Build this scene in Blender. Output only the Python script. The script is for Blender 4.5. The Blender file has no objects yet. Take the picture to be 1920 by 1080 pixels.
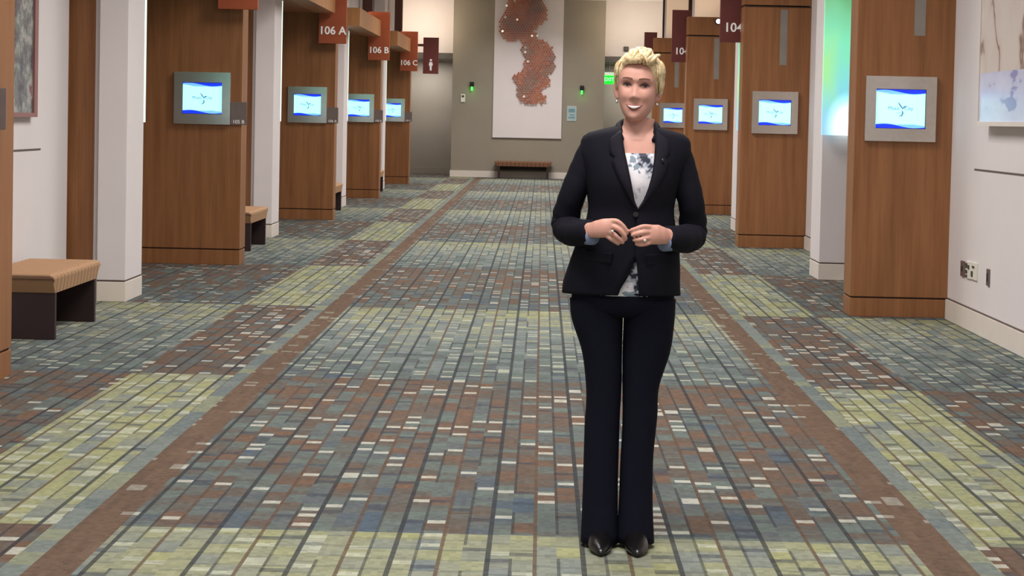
import bpy, bmesh, math, random
import numpy as np
from mathutils import Vector, Matrix, noise
from mathutils.bvhtree import BVHTree
random.seed(7)
S = bpy.context.scene
COL = S.collection
PI = math.pi

# ------------------------------------------------------------------ camera
F = 4000.0; PPX, PPY = 960.0, 400.0; VPX, VPY = 1017.0, 224.0; ROLL = 0.022; EYE = 1.47
def unit(v): return v / np.linalg.norm(v)
Yc = unit(np.array((VPX - PPX, PPY - VPY, -F)))
Zc = np.array((ROLL, 1.0, 0.0)); Zc = unit(Zc - Zc.dot(Yc) * Yc)
Xc = np.cross(Yc, Zc)
W2C = np.stack([Xc, Yc, Zc], 1)
def at_depth(px, py, d):
    """world point seen at a pixel, on the upright plane at distance d down the corridor"""
    r = W2C.T @ np.array((px - PPX, PPY - py, -F))
    return np.array((0, 0, EYE)) + r * (d / r[1])
cam_d = bpy.data.cameras.new('camera'); cam = bpy.data.objects.new('camera', cam_d); COL.objects.link(cam)
R = W2C.T
cam.matrix_world = Matrix(((R[0][0], R[0][1], R[0][2], 0), (R[1][0], R[1][1], R[1][2], 0), (R[2][0], R[2][1], R[2][2], EYE), (0, 0, 0, 1)))
cam_d.sensor_width = 36.0; cam_d.lens = F / 1920 * 36.0
cam_d.shift_x = (960 - PPX) / 1920; cam_d.shift_y = -(540 - PPY) / 1920
cam_d.clip_end = 200
S.camera = cam

# ------------------------------------------------------------------ light
w = bpy.data.worlds.new('ambient_fill'); S.world = w; w.use_nodes = True  # even ambient fill added through the open end of the corridor
w.node_tree.nodes['Background'].inputs[0].default_value = (1.0, 0.97, 0.97, 1)
w.node_tree.nodes['Background'].inputs[1].default_value = 0.9
S.view_settings.view_transform = 'Standard'; S.view_settings.look = 'None'
S.view_settings.gamma = 1.0; S.view_settings.use_curve_mapping = False
S.view_settings.exposure = 0.0
CEIL = 4.45
def area(name, loc, sx, sy, power, color, rot=(0, 0, 0)):
    l = bpy.data.lights.new(name, 'AREA'); l.shape = 'RECTANGLE'; l.size = sx; l.size_y = sy
    l.energy = power; l.color = color
    if name == 'ceiling_lamp_light': l.spread = 2.6
    o = bpy.data.objects.new(name, l); COL.objects.link(o); o.location = loc; o.rotation_euler = rot
    return o
LAMP_D = [1.5 + 4.42 * k for k in range(12)]
for d in LAMP_D:
    area('ceiling_lamp_light', (-0.2, d, CEIL - 0.06), 2.4, 1.2, 140, (1.0, 0.955, 0.935))

# ------------------------------------------------------------------ helpers
def box(bm, x0, x1, y0, y1, z0, z1):
    x0, x1 = sorted((x0, x1)); y0, y1 = sorted((y0, y1)); z0, z1 = sorted((z0, z1))
    v = [bm.verts.new(p) for p in ((x0,y0,z0),(x1,y0,z0),(x1,y1,z0),(x0,y1,z0),(x0,y0,z1),(x1,y0,z1),(x1,y1,z1),(x0,y1,z1))]
    for f in ((3,2,1,0),(4,5,6,7),(0,1,5,4),(1,2,6,5),(2,3,7,6),(3,0,4,7)): bm.faces.new([v[i] for i in f])
def bx(*a, bevel=0.0):
    bm = bmesh.new(); box(bm, *a)
    if bevel: bmesh.ops.bevel(bm, geom=bm.edges[:], offset=bevel, segments=2, affect='EDGES', profile=0.5)
    return bm
def bxs(*bs):
    bm = bmesh.new()
    for b in bs: box(bm, *b)
    return bm
def loft(bm, rings, cap=True, close=True):
    vs = [[bm.verts.new(p) for p in r] for r in rings]
    n = len(rings[0])
    for a, b in zip(vs[:-1], vs[1:]):
        for i in range(n if close else n - 1):
            j = (i + 1) % n
            bm.faces.new((a[i], a[j], b[j], b[i]))
    if cap and close:
        bm.faces.new(vs[0][::-1]); bm.faces.new(vs[-1])
    return vs
def tube(bm, pts, rad, seg=12, flat=1.0, up=(0, 0, 1)):
    pts = [Vector(p) for p in pts]; rings = []; u = None
    for i, p in enumerate(pts):
        t = (pts[min(i + 1, len(pts) - 1)] - pts[max(i - 1, 0)]).normalized()
        if u is None:
            u = Vector(up)
            if abs(u.dot(t)) > 0.95: u = Vector((1, 0, 0))
        u = (u - u.dot(t) * t).normalized(); s = t.cross(u); r = rad[i] if hasattr(rad, '__len__') else rad
        rings.append([p + (u * math.cos(a) * flat + s * math.sin(a)) * r for a in [2 * PI * k / seg for k in range(seg)]])
    loft(bm, rings)
def cyl(bm, c, r, h, axis='y', seg=24):
    a = Vector(c); e = {'x': Vector((h,0,0)), 'y': Vector((0,h,0)), 'z': Vector((0,0,h))}[axis]
    tube(bm, [a, a + e], r, seg)
def spline(pts, n):
    """Catmull-Rom through pts"""
    P = [Vector(p) for p in pts]; P = [P[0] * 2 - P[1]] + P + [P[-1] * 2 - P[-2]]; out = []
    m = len(pts) - 1
    for k in range(n):
        t = k / (n - 1) * m; i = min(int(t), m - 1); t -= i
        a, b, c, d = P[i:i + 4]
        out.append(0.5 * (2 * b + (c - a) * t + (2 * a - 5 * b + 4 * c - d) * t * t + (3 * b - a - 3 * c + d) * t ** 3))
    return out
def to_mesh(name, bm):
    bmesh.ops.recalc_face_normals(bm, faces=bm.faces[:])
    me = bpy.data.meshes.new(name); bm.to_mesh(me); bm.free(); return me
def obj(name, bm, mat, parent=None, smooth=False, loc=None, label=None):
    me = bm if isinstance(bm, bpy.types.Mesh) else to_mesh(name, bm)
    if mat and not me.materials: me.materials.append(mat)
    if smooth:
        for p in me.polygons: p.use_smooth = True
    o = bpy.data.objects.new(name, me); COL.objects.link(o)
    if parent: o.parent = parent
    if loc is not None: o.location = loc
    if label: o['label'] = label
    return o
def thing(name, label, cat, loc=(0, 0, 0), group=None, rotz=0):
    o = bpy.data.objects.new(name, None); o.empty_display_size = 0.1; COL.objects.link(o)
    o.location = loc; o.rotation_euler = (0, 0, rotz); return tag(o, label, cat, group)
def tag(o, label, cat, group=None):
    o['label'] = label; o['category'] = cat
    if group: o['group'] = group
    return o
def struct(name, bm, mat, label, parent=None):
    o = obj(name, bm, mat, parent); o['kind'] = 'structure'; o['label'] = label; return o
def dup(root, loc, label):
    r = root.copy(); COL.objects.link(r); r.location = loc; r['label'] = label
    for ch in list(root.children):
        c = ch.copy(); COL.objects.link(c); c.parent = r
        for g in list(ch.children):
            e = g.copy(); COL.objects.link(e); e.parent = c
    return r
def text_mesh(txt, size, extrude=0.002, align='CENTER'):
    """lettering standing upright, facing the camera end of the corridor (-Y)"""
    cu = bpy.data.curves.new('lettering', 'FONT'); cu.body = txt; cu.size = size; cu.extrude = extrude
    cu.align_x = align; cu.offset = size * 0.018 if size > 0.1 else 0.0; cu.align_y = 'CENTER'; cu.resolution_u = 3
    o = bpy.data.objects.new('lettering', cu); COL.objects.link(o)
    dg = bpy.context.evaluated_depsgraph_get(); me = bpy.data.meshes.new_from_object(o.evaluated_get(dg))
    bpy.data.objects.remove(o); bpy.data.curves.remove(cu)
    me.transform(Matrix.Rotation(PI / 2, 4, 'X')); return me

# ------------------------------------------------------------------ materials
def srgb(r, g, b):
    f = lambda c: c / 12.92 if c <= 0.04045 else ((c + 0.055) / 1.055) ** 2.4
    return (f(r / 255), f(g / 255), f(b / 255), 1)
class NB:
    """small node builder: floats, sockets and tuples in, sockets out"""
    def __init__(s, nt): s.nt = nt; s.L = nt.links
    def put(s, sock, v):
        if isinstance(v, bpy.types.NodeSocket): s.L.new(v, sock)
        else: sock.default_value = v
    def m(s, op, a, b=0.0, c=0.0):
        n = s.nt.nodes.new('ShaderNodeMath'); n.operation = op
        for i, v in enumerate((a, b, c)): s.put(n.inputs[i], v)
        return n.outputs[0]
    def add(s, a, b): return s.m('ADD', a, b)
    def mul(s, a, b): return s.m('MULTIPLY', a, b)
    def gt(s, a, b): return s.m('GREATER_THAN', a, b)
    def lt(s, a, b): return s.m('LESS_THAN', a, b)
    def fl(s, a): return s.m('FLOOR', a)
    def fr(s, a): return s.m('FRACT', a)
    def mix(s, f, a, b, mode='MIX'):
        n = s.nt.nodes.new('ShaderNodeMix'); n.data_type = 'RGBA'; n.blend_type = mode
        s.put(n.inputs[0], f); s.put(n.inputs[6], a); s.put(n.inputs[7], b); return n.outputs[2]
    def pos(s, kind='Object'):
        if kind == 'World':
            n = s.nt.nodes.new('ShaderNodeNewGeometry'); v = n.outputs['Position']
        else:
            n = s.nt.nodes.new('ShaderNodeTexCoord'); v = n.outputs[kind]
        x = s.nt.nodes.new('ShaderNodeSeparateXYZ'); s.L.new(v, x.inputs[0]); s.vec = v
        return x.outputs[0], x.outputs[1], x.outputs[2]
    def xyz(s, x, y, z):
        n = s.nt.nodes.new('ShaderNodeCombineXYZ')
        for i, v in enumerate((x, y, z)): s.put(n.inputs[i], v)
        return n.outputs[0]
    def rnd(s, x, y, z=0.0):
        n = s.nt.nodes.new('ShaderNodeTexWhiteNoise'); n.noise_dimensions = '3D'
        s.L.new(s.xyz(x, y, z), n.inputs['Vector']); return n.outputs['Value']
    def noise(s, vec, scale, detail=3, rough=0.5):
        n = s.nt.nodes.new('ShaderNodeTexNoise'); s.put(n.inputs['Vector'], vec)
        n.inputs['Scale'].default_value = scale; n.inputs['Detail'].default_value = detail; n.inputs['Roughness'].default_value = rough
        return n.outputs[0]
    def ramp(s, f, stops, const=False):
        n = s.nt.nodes.new('ShaderNodeValToRGB'); e = n.color_ramp.elements
        n.color_ramp.interpolation = 'CONSTANT' if const else 'LINEAR'
        while len(e) < len(stops): e.new(0.5)
        for i, (p, c) in enumerate(stops): e[i].position = p; e[i].color = c
        s.put(n.inputs[0], f); return n.outputs[0]
    def bump(s, h, strength=0.3, dist=0.01):
        n = s.nt.nodes.new('ShaderNodeBump'); n.inputs['Strength'].default_value = strength
        n.inputs['Distance'].default_value = dist; s.put(n.inputs['Height'], h); return n.outputs[0]
def mat(name, color=(0.5, 0.5, 0.5, 1), rough=0.5, metal=0.0, spec=0.5, emit=None, strength=0.0, var=0.06, vscale=6.0, bump=0.0, bscale=200.0, sss=0.0, sheen=0.0):
    m = bpy.data.materials.new(name); m.use_nodes = True
    b = m.node_tree.nodes['Principled BSDF']; nb = NB(m.node_tree)
    b.inputs['Roughness'].default_value = rough; b.inputs['Metallic'].default_value = metal
    b.inputs['Specular IOR Level'].default_value = spec
    nb.pos('Object')
    if var:
        n = nb.noise(nb.vec, vscale, 4)
        c0 = tuple(max(0, c * (1 - var)) for c in color[:3]) + (1,); c1 = tuple(min(1, c * (1 + var)) for c in color[:3]) + (1,)
        nb.put(b.inputs['Base Color'], nb.ramp(n, [(0.3, c0), (0.7, c1)]))
    else: b.inputs['Base Color'].default_value = color
    if bump: nb.put(b.inputs['Normal'], nb.bump(nb.noise(nb.vec, bscale, 2), bump, 0.002))
    if emit: b.inputs['Emission Color'].default_value = emit; b.inputs['Emission Strength'].default_value = strength
    if sss:
        b.inputs['Subsurface Weight'].default_value = sss; b.inputs['Subsurface Radius'].default_value = (0.01, 0.004, 0.002); b.inputs['Subsurface Scale'].default_value = 1.0
    if sheen: b.inputs['Sheen Weight'].default_value = sheen
    return m
def wood(name, c0, c1, rough=0.38):
    m = bpy.data.materials.new(name); m.use_nodes = True
    b = m.node_tree.nodes['Principled BSDF']; nb = NB(m.node_tree)
    x, y, z = nb.pos('World')
    v = nb.xyz(nb.mul(x, 9.0), nb.mul(y, 9.0), nb.mul(z, 0.55))
    g = nb.noise(v, 1.6, 5, 0.6)
    v2 = nb.xyz(nb.mul(x, 60.0), nb.mul(y, 60.0), nb.mul(z, 1.2))
    g2 = nb.noise(v2, 1.4, 3, 0.6)
    f = nb.add(nb.mul(g, 0.7), nb.mul(g2, 0.3))
    nb.put(b.inputs['Base Color'], nb.ramp(f, [(0.36, c0), (0.64, c1)]))
    nb.put(b.inputs['Normal'], nb.bump(g2, 0.05, 0.002))
    b.inputs['Roughness'].default_value = rough; b.inputs['Specular IOR Level'].default_value = 0.35
    return m
M = {}
M['wood'] = wood('cherry_wood_veneer', srgb(130, 85, 51), srgb(158, 107, 68))
M['wood_dark'] = wood('dark_stained_wood', srgb(72, 40, 38), srgb(96, 56, 50))
M['wood_edge'] = wood('light_wood_edge', srgb(170, 122, 84), srgb(190, 140, 98))
M['wood_lit'] = wood('lit_tone_bulkhead_veneer', srgb(160, 112, 68), srgb(182, 130, 84))  # pier veneer lightened to paint lamplight on the left bulkheads
M['groove'] = mat('groove_shadow_gap', srgb(58, 38, 28), 0.8)
M['wgroove'] = mat('wall_reveal_gap', srgb(95, 82, 76), 0.8)
M['white'] = mat('off_white_paint', srgb(224, 217, 217), 0.65, var=0.02, vscale=2, bump=0.12, bscale=260)
M['base'] = mat('white_base_paint', srgb(224, 215, 205), 0.5, var=0.02)
M['taupe'] = mat('taupe_wall_fabric', srgb(148, 140, 126), 0.85, var=0.04, vscale=1.5, bump=0.1)
M['olive'] = mat('recess_wall_paint', srgb(150, 144, 136), 0.8, var=0.04, vscale=1.5)
M['ceil'] = mat('ceiling_paint', srgb(226, 221, 218), 0.9, var=0.02)
M['steel'] = mat('brushed_steel', srgb(200, 192, 182), 0.22, metal=0.9, var=0.05, vscale=30)
M['strip'] = mat('satin_aluminium', srgb(150, 145, 138), 0.45, metal=0.4)
M['plate'] = mat('grey_name_plate', srgb(128, 112, 108), 0.4, metal=0.3)
M['sign'] = mat('rust_red_sign', srgb(168, 84, 52), 0.5, var=0.05)
M['sign_r'] = mat('burgundy_sign', srgb(108, 50, 46), 0.5, var=0.05)
M['letter'] = mat('white_lettering', srgb(245, 240, 235), 0.4, emit=(1, 1, 1, 1), strength=0.12)
M['bezel'] = mat('black_bezel', srgb(20, 22, 34), 0.3)
M['screen'] = mat('lit_screen', srgb(190, 245, 255), 0.3, emit=srgb(178, 248, 255), strength=0.95, var=0)
M['wave'] = mat('screen_blue_wave', srgb(15, 40, 190), 0.3, emit=srgb(22, 52, 235), strength=1.0, var=0)
M['wave2'] = mat('screen_pale_wave', srgb(120, 190, 245), 0.3, emit=srgb(118, 190, 250), strength=0.85, var=0)
M['logo'] = mat('screen_logo_print', srgb(70, 120, 150), 0.3, emit=srgb(78, 140, 172), strength=0.8, var=0)
M['leg'] = mat('espresso_wood', srgb(44, 26, 28), 0.5)
M['black'] = mat('black_plastic', srgb(18, 18, 18), 0.4)
M['plastic'] = mat('white_plastic', srgb(228, 226, 214), 0.4)
M['socket'] = mat('dark_socket', srgb(60, 58, 52), 0.5)
M['greyplate'] = mat('dark_steel_plate', srgb(120, 104, 104), 0.4, metal=0.4)
M['green'] = mat('green_lamp', srgb(120, 255, 130), 0.4, emit=srgb(60, 255, 80), strength=1.6, var=0)
M['exit'] = mat('exit_face', srgb(30, 230, 60), 0.4, emit=srgb(20, 245, 50), strength=1.4, var=0)
M['exit_l'] = mat('exit_letters', srgb(190, 255, 200), 0.4, emit=srgb(170, 255, 190), strength=1.3, var=0)
M['bulb'] = mat('lamp_lens', (1, 1, 1, 1), 0.4, emit=(1, 0.93, 0.82, 1), strength=8.0, var=0)
M['diff'] = mat('ceiling_diffuser', (1, 1, 1, 1), 0.4, emit=(1, 0.95, 0.88, 1), strength=2.0, var=0)
M['plaque'] = mat('pale_blue_plaque', srgb(170, 188, 190), 0.4)
M['plaque_i'] = mat('blue_plaque_print', srgb(110, 150, 165), 0.4)
M['doorm'] = wood('door_veneer', srgb(110, 68, 38), srgb(140, 88, 52))

def stripe_seat(name, c0, c1):
    m = bpy.data.materials.new(name); m.use_nodes = True
    b = m.node_tree.nodes['Principled BSDF']; nb = NB(m.node_tree); x, y, z = nb.pos('Object')
    f = nb.fr(nb.m('DIVIDE', y, 1.42 / 14)); e = nb.m('ABSOLUTE', nb.add(f, -0.5))
    col = nb.ramp(nb.add(e, nb.mul(nb.add(nb.noise(nb.vec, 90, 2), -0.5), 0.1)), [(0.0, c0), (0.34, c0), (0.46, c1)])
    nb.put(b.inputs['Base Color'], col); b.inputs['Roughness'].default_value = 0.75; return m
M['seat'] = stripe_seat('tan_channelled_upholstery', srgb(172, 134, 98), srgb(118, 88, 66))
M['seat_d'] = stripe_seat('brown_channelled_upholstery', srgb(124, 84, 58), srgb(90, 60, 44))
def led_material(name, white_edge):
    m = bpy.data.materials.new(name); m.use_nodes = True
    b = m.node_tree.nodes['Principled BSDF']; nb = NB(m.node_tree)
    x, y, z = nb.pos('Object')            # object origin: bottom corner of the glass
    n = nb.noise(nb.xyz(nb.mul(x, 2.0), 0.0, nb.mul(z, 1.2)), 1.5, 2)
    t = nb.add(nb.mul(z, 0.42), nb.mul(nb.add(n, -0.5), 0.3))
    col = nb.ramp(t, [(0.0, srgb(150, 215, 255)), (0.18, srgb(110, 225, 245)), (0.36, srgb(110, 245, 190)), (0.55, srgb(95, 200, 130)), (0.85, srgb(120, 150, 110))])
    yg = nb.mul(nb.lt(nb.m('ABSOLUTE', nb.add(z, -0.55)), 0.0), 0.0)
    e = nb.m('SMOOTH_MIN', nb.m('MAXIMUM', nb.m('SUBTRACT', 1.0, nb.mul(nb.m('ABSOLUTE', nb.add(nb.m('ABSOLUTE', x), -0.02)), 7.0)), 0.0), nb.m('MAXIMUM', nb.m('SUBTRACT', 1.0, nb.mul(nb.m('ABSOLUTE', nb.add(z, -0.62)), 2.4)), 0.0), 0.2)
    col = nb.mix(nb.m('MINIMUM', e, 0.8), col, srgb(165, 250, 120))
    hot = nb.m('MAXIMUM', nb.m('SUBTRACT', 1.0, nb.m('SQRT', nb.add(nb.m('POWER', nb.mul(nb.add(nb.m('ABSOLUTE', x), -0.24), 4.5), 2.0), nb.m('POWER', nb.mul(nb.add(z, -0.08), 2.9), 2.0)))), 0.0)
    col = nb.mix(nb.m('MINIMUM', nb.mul(nb.m('POWER', hot, 1.4), 1.7), 1.0), col, srgb(235, 250, 255))
    if white_edge: col = nb.mix(0.75, col, srgb(240, 255, 245))
    nb.put(b.inputs['Emission Color'], col)
    b.inputs['Base Color'].default_value = srgb(170, 200, 190); b.inputs['Roughness'].default_value = 0.2
    nb.put(b.inputs['Emission Strength'], nb.add(0.75 if not white_edge else 1.3, nb.mul(hot, 1.5)))
    return m
M['led'] = led_material('backlit_colour_glass', False)
M['led_w'] = led_material('backlit_pale_glass', True)

def carpet():
    m = bpy.data.materials.new('patterned_broadloom_carpet'); m.use_nodes = True
    b = m.node_tree.nodes['Principled BSDF']; nb = NB(m.node_tree)
    x, y, z = nb.pos('World'); W = 0.08
    c = nb.m('ABSOLUTE', nb.add(x, 0.07))
    s = nb.m('DIVIDE', x, W); i = nb.fl(s); fx = nb.fr(s)
    kb = nb.m('DIVIDE', nb.add(y, -11.9), 4.42); kf = nb.fr(kb)
    par = nb.m('MODULO', nb.add(nb.fl(kb), 100.0), 2.0)      # 0: pale block in the middle, 1: brown block
    ri = nb.rnd(i, 3.0)
    long_ = nb.rnd(i, nb.fl(nb.add(nb.m('DIVIDE', y, 0.42), nb.mul(ri, 9.0))), 1.0)
    mid = nb.rnd(i, nb.fl(nb.add(nb.m('DIVIDE', y, 0.17), nb.mul(ri, 5.0))), 2.0)
    cell_v = nb.fr(nb.add(nb.m('DIVIDE', y, 0.17), nb.mul(ri, 5.0)))
    dash = nb.rnd(i, nb.fl(nb.add(nb.m('DIVIDE', y, 0.06), nb.mul(ri, 3.0))), 5.0)
    tiny = nb.rnd(nb.fl(nb.m('DIVIDE', x, 0.02)), nb.fl(nb.m('DIVIDE', y, 0.03)), 7.0)
    rust, brown, taupe_ = srgb(140, 110, 90), srgb(124, 106, 93), srgb(118, 114, 106)
    bgrey, blue, teal = srgb(118, 122, 120), srgb(100, 114, 126), srgb(126, 138, 130)
    yel, pale, paleb = srgb(186, 186, 136), srgb(168, 170, 146), srgb(146, 154, 150)
    # middle and outer fields
    pale_f = nb.ramp(nb.add(nb.add(nb.mul(mid, 0.34), nb.mul(long_, 0.12)), nb.mul(nb.m('SUBTRACT', 1.0, kf), 0.52)),
                     [(0.06, yel), (0.3, pale), (0.5, paleb), (0.66, teal), (0.8, bgrey), (0.95, blue)])
    sm_ = nb.noise(nb.xyz(nb.mul(i, 3.7), nb.mul(y, 1.5), 0.0), 1.0, 2)
    kk = nb.add(nb.add(nb.mul(sm_, 0.62), nb.mul(mid, 0.2)), nb.add(nb.mul(kf, 0.16), nb.mul(long_, 0.12)))
    brown_f = nb.ramp(kk, [(0.30, blue), (0.42, bgrey), (0.49, teal), (0.54, taupe_), (0.60, brown), (0.66, rust), (0.72, taupe_), (0.80, bgrey)])
    field = nb.mix(par, pale_f, brown_f)
    # side runners: yellow where the middle is brown
    yel_r = nb.ramp(nb.add(nb.mul(mid, 0.25), nb.mul(long_, 0.75)), [(0.0, paleb), (0.28, pale), (0.4, yel), (0.75, srgb(178, 180, 140)), (0.92, paleb)])
    brn_r = nb.ramp(mid, [(0.0, rust), (0.4, brown), (0.75, taupe_), (0.95, bgrey)])
    runner = nb.mix(par, brn_r, yel_r)
    side = nb.mul(nb.gt(c, 1.63), nb.lt(c, 2.2))
    col = nb.mix(side, field, runner)
    # light dashes lying across single strips
    is_pale = nb.m('ABSOLUTE', nb.add(par, nb.mul(side, -1.0)))          # 1 where the block is brown
    light = nb.mul(nb.mul(nb.gt(dash, nb.m('SUBTRACT', nb.add(0.905, nb.mul(is_pale, 0.035)), nb.mul(side, 0.07))), nb.gt(fx, 0.18)), 0.75)
    col = nb.mix(light, col, nb.mix(is_pale, srgb(214, 216, 190), srgb(232, 230, 212)))
    dark = nb.mul(nb.lt(dash, 0.05), 0.6)
    col = nb.mix(dark, col, srgb(78, 82, 94))
    # joints between the cells of the pale blocks
    cross = nb.mul(nb.mul(nb.lt(cell_v, 0.16), nb.m('SUBTRACT', 1.0, nb.m('MAXIMUM', nb.mul(is_pale, 0.9), nb.mul(side, 0.6)))), 0.26)
    col = nb.mix(cross, col, srgb(88, 94, 96))
    # lines along the strips: rust every fourth, navy every fourth, broken navy between
    mod4 = nb.m('MODULO', nb.add(i, 400.0), 4.0)
    lrust = nb.mul(nb.lt(fx, 0.17), nb.lt(mod4, 0.5))
    lnavy = nb.mul(nb.lt(fx, 0.22), nb.lt(nb.m('ABSOLUTE', nb.add(mod4, -2.0)), 0.5))
    lodd = nb.mul(nb.mul(nb.lt(fx, 0.14), nb.gt(nb.m('MODULO', nb.add(i, 400.0), 2.0), 0.5)), nb.gt(long_, 0.25))
    col = nb.mix(nb.mul(lrust, 0.8), col, srgb(116, 92, 76))
    col = nb.mix(nb.mul(nb.m('MAXIMUM', lnavy, nb.mul(lodd, 0.75)), 0.8), col, srgb(66, 68, 72))
    # rust stripes with a pale line outside them
    stripe = nb.mul(nb.gt(c, 1.39), nb.lt(c, 1.545)); sline = nb.mul(nb.gt(c, 1.545), nb.lt(c, 1.625))
    st = nb.ramp(nb.rnd(nb.fl(nb.m('DIVIDE', x, 0.03)), nb.fl(nb.m('DIVIDE', y, 0.3)), 11.0), [(0.0, srgb(130, 106, 88)), (0.5, srgb(124, 102, 86)), (0.8, srgb(134, 110, 92))], True)
    col = nb.mix(nb.mul(stripe, nb.m('SUBTRACT', 1.0, nb.mul(light, 0.6))), col, st)
    col = nb.mix(sline, col, nb.ramp(nb.rnd(2.0, nb.fl(nb.m('DIVIDE', y, 0.2)), 4.0), [(0.0, srgb(144, 152, 144)), (0.5, srgb(160, 164, 138)), (0.75, srgb(132, 141, 138))], True))
    col = nb.mix(0.22, col, nb.mix(1.0, col, nb.ramp(tiny, [(0.0, (0.35, 0.35, 0.35, 1)), (1.0, (1.5, 1.5, 1.5, 1))]), 'MULTIPLY'))
    col = nb.mix(1.0, col, (0.53, 0.545, 0.56, 1), 'MULTIPLY')
    nb.put(b.inputs['Base Color'], col)
    nb.put(b.inputs['Normal'], nb.bump(nb.noise(nb.vec, 160, 2), 0.35, 0.004))
    b.inputs['Roughness'].default_value = 0.95; b.inputs['Specular IOR Level'].default_value = 0.08
    return m

# ------------------------------------------------------------------ setting
XL, XR = -3.63, 3.16            # corridor walls
DOORX = 4.35                    # door recesses
D0, D1 = -4.0, 56.0
LF = [11.31, 20.55, 29.75, 38.1, 46.6]     # fronts of the left piers
RF = [16.5, 25.4, 34.4, 43.3]              # fronts of the right piers
LW = [16.32, 25.2, 34.1, 42.6]             # fronts of the left white columns
RW = [20.34, 29.15, 38.1, 46.9]
PT = 0.37                                   # pier thickness
CD = 0.67                                   # white column depth
LIX = -2.9                                  # inner faces of the piers
RIXS = [2.41, 2.36, 2.30, 2.22]
END = 53.15

bm = bmesh.new(); box(bm, -5, 5, D0, D1, -0.05, 0)
struct('floor', bm, carpet(), 'patterned carpet of rust, blue and yellow strips down the corridor')
bm = bmesh.new(); box(bm, -5, 5, D0, D1, CEIL, CEIL + 0.1)
struct('ceiling', bm, M['ceil'], 'plain pale ceiling over the corridor')
def side_wall(sign, xw, piers, cols):
    xo = sign * DOORX
    bs = [(sign * 4.35, sign * 4.6, D0, D1, 0, CEIL)]
    gb = []
    first = piers[0]
    if sign < 0:
        segs = [(p + PT + 0.03, c - 0.03) for p, c in zip(piers[:4], cols)] + [(piers[4] + PT + 0.03, D1)]
    else:
        segs = [(D0, piers[0])] + [(c, p) for c, p in zip(cols[:3], piers[1:])] + [(cols[3], D1)]
    for a, b in segs: bs.append((xw, xo, a, b, 0, CEIL))
    for q in bs: struct('wall_left' if sign < 0 else 'wall_right', bxs(q), M['white'], 'off-white %s wall of the corridor with door recesses' % ('left' if sign < 0 else 'right'))
    base = [(xw - sign * 0.018, xw, a + 0.02, b - 0.02, 0, 0.15) for a, b in segs]
    struct('baseboard_left' if sign < 0 else 'baseboard_right', bxs(*base), M['base'], 'white baseboard along the %s wall' % ('left' if sign < 0 else 'right'))
    gr = [(xw - sign * 0.004, xw, a + 0.02, b - 0.02, 0.15, 0.163) for a, b in segs]
    struct('trim_1' if sign < 0 else 'trim_2', bxs(*gr), M['wgroove'], 'dark shadow gap above the %s baseboard' % ('left' if sign < 0 else 'right'))
side_wall(-1, XL, LF, LW); side_wall(1, XR, RF, RW)
struct('trim_3', bxs((XR - 0.004, XR, 8, 15.6, 1.168, 1.18)), M['wgroove'], 'dark horizontal reveal line in the right wall')
struct('trim_4', bxs((XL, XL + 0.004, 12.0, 15.4, 1.172, 1.184)), M['wgroove'], 'dark horizontal reveal line in the left wall')
# end of the corridor: centre wall, recesses on both sides, headers over them
struct('wall_end', bxs((-2.26, 1.52, END, END + 2.0, 0, CEIL)), M['taupe'], 'taupe wall closing the end of the corridor')
struct('wall_recess', bxs((-4.35, 4.35, 55.75, 55.95, 0, CEIL)), M['olive'], 'olive grey wall at the back of the end recesses')
struct('wall_header', bxs((XL, -2.26, END + 0.35, END + 0.6, 3.08, CEIL), (1.52, XR, END + 0.35, END + 0.6, 3.08, CEIL)), M['white'], 'off-white wall over the end recesses')
struct('trim_5', bxs((XL, -2.26, END + 0.3, END + 1.9, 2.93, 3.08), (1.52, XR, END + 0.3, END + 1.9, 2.93, 3.08)), mat('soffit_shade_grey', srgb(96, 94, 92), 0.7), 'soffit over the end recesses, greyed for shadow')  # dark grey stands for the shadow under the headers
struct('baseboard_end', bxs((-2.28, 1.54, END - 0.02, END, 0, 0.16)), M['base'], 'white baseboard under the taupe end wall')
struct('baseboard_recess', bxs((XL, -2.26, 55.72, 55.75, 0, 0.16), (1.52, XR, 55.72, 55.75, 0, 0.16)), M['olive'], 'grey baseboard in the end recesses')
# ceiling fixtures
for k, d in enumerate(LAMP_D):
    t = thing('ceiling_light', ('recessed ceiling light panel above the camera, nearest of the row' if k == 0 else 'recessed ceiling light panel, %s of the row from the camera' % ('second third fourth fifth sixth seventh eighth ninth tenth eleventh last'.split()[k - 1])), 'ceiling light', (-0.2, d, CEIL), 'ceiling lights over the corridor')
    if k == 0:
        fr = to_mesh('housing', bxs((-1.26, 1.26, -0.66, -0.6, -0.05, 0), (-1.26, 1.26, 0.6, 0.66, -0.05, 0), (-1.26, -1.2, -0.6, 0.6, -0.05, 0), (1.2, 1.26, -0.6, 0.6, -0.05, 0)))
        df = to_mesh('diffuser', bxs((-1.2, 1.2, -0.6, 0.6, -0.03, 0)))
    obj('housing', fr, M['strip'], t); obj('diffuser', df, M['diff'], t)

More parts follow.
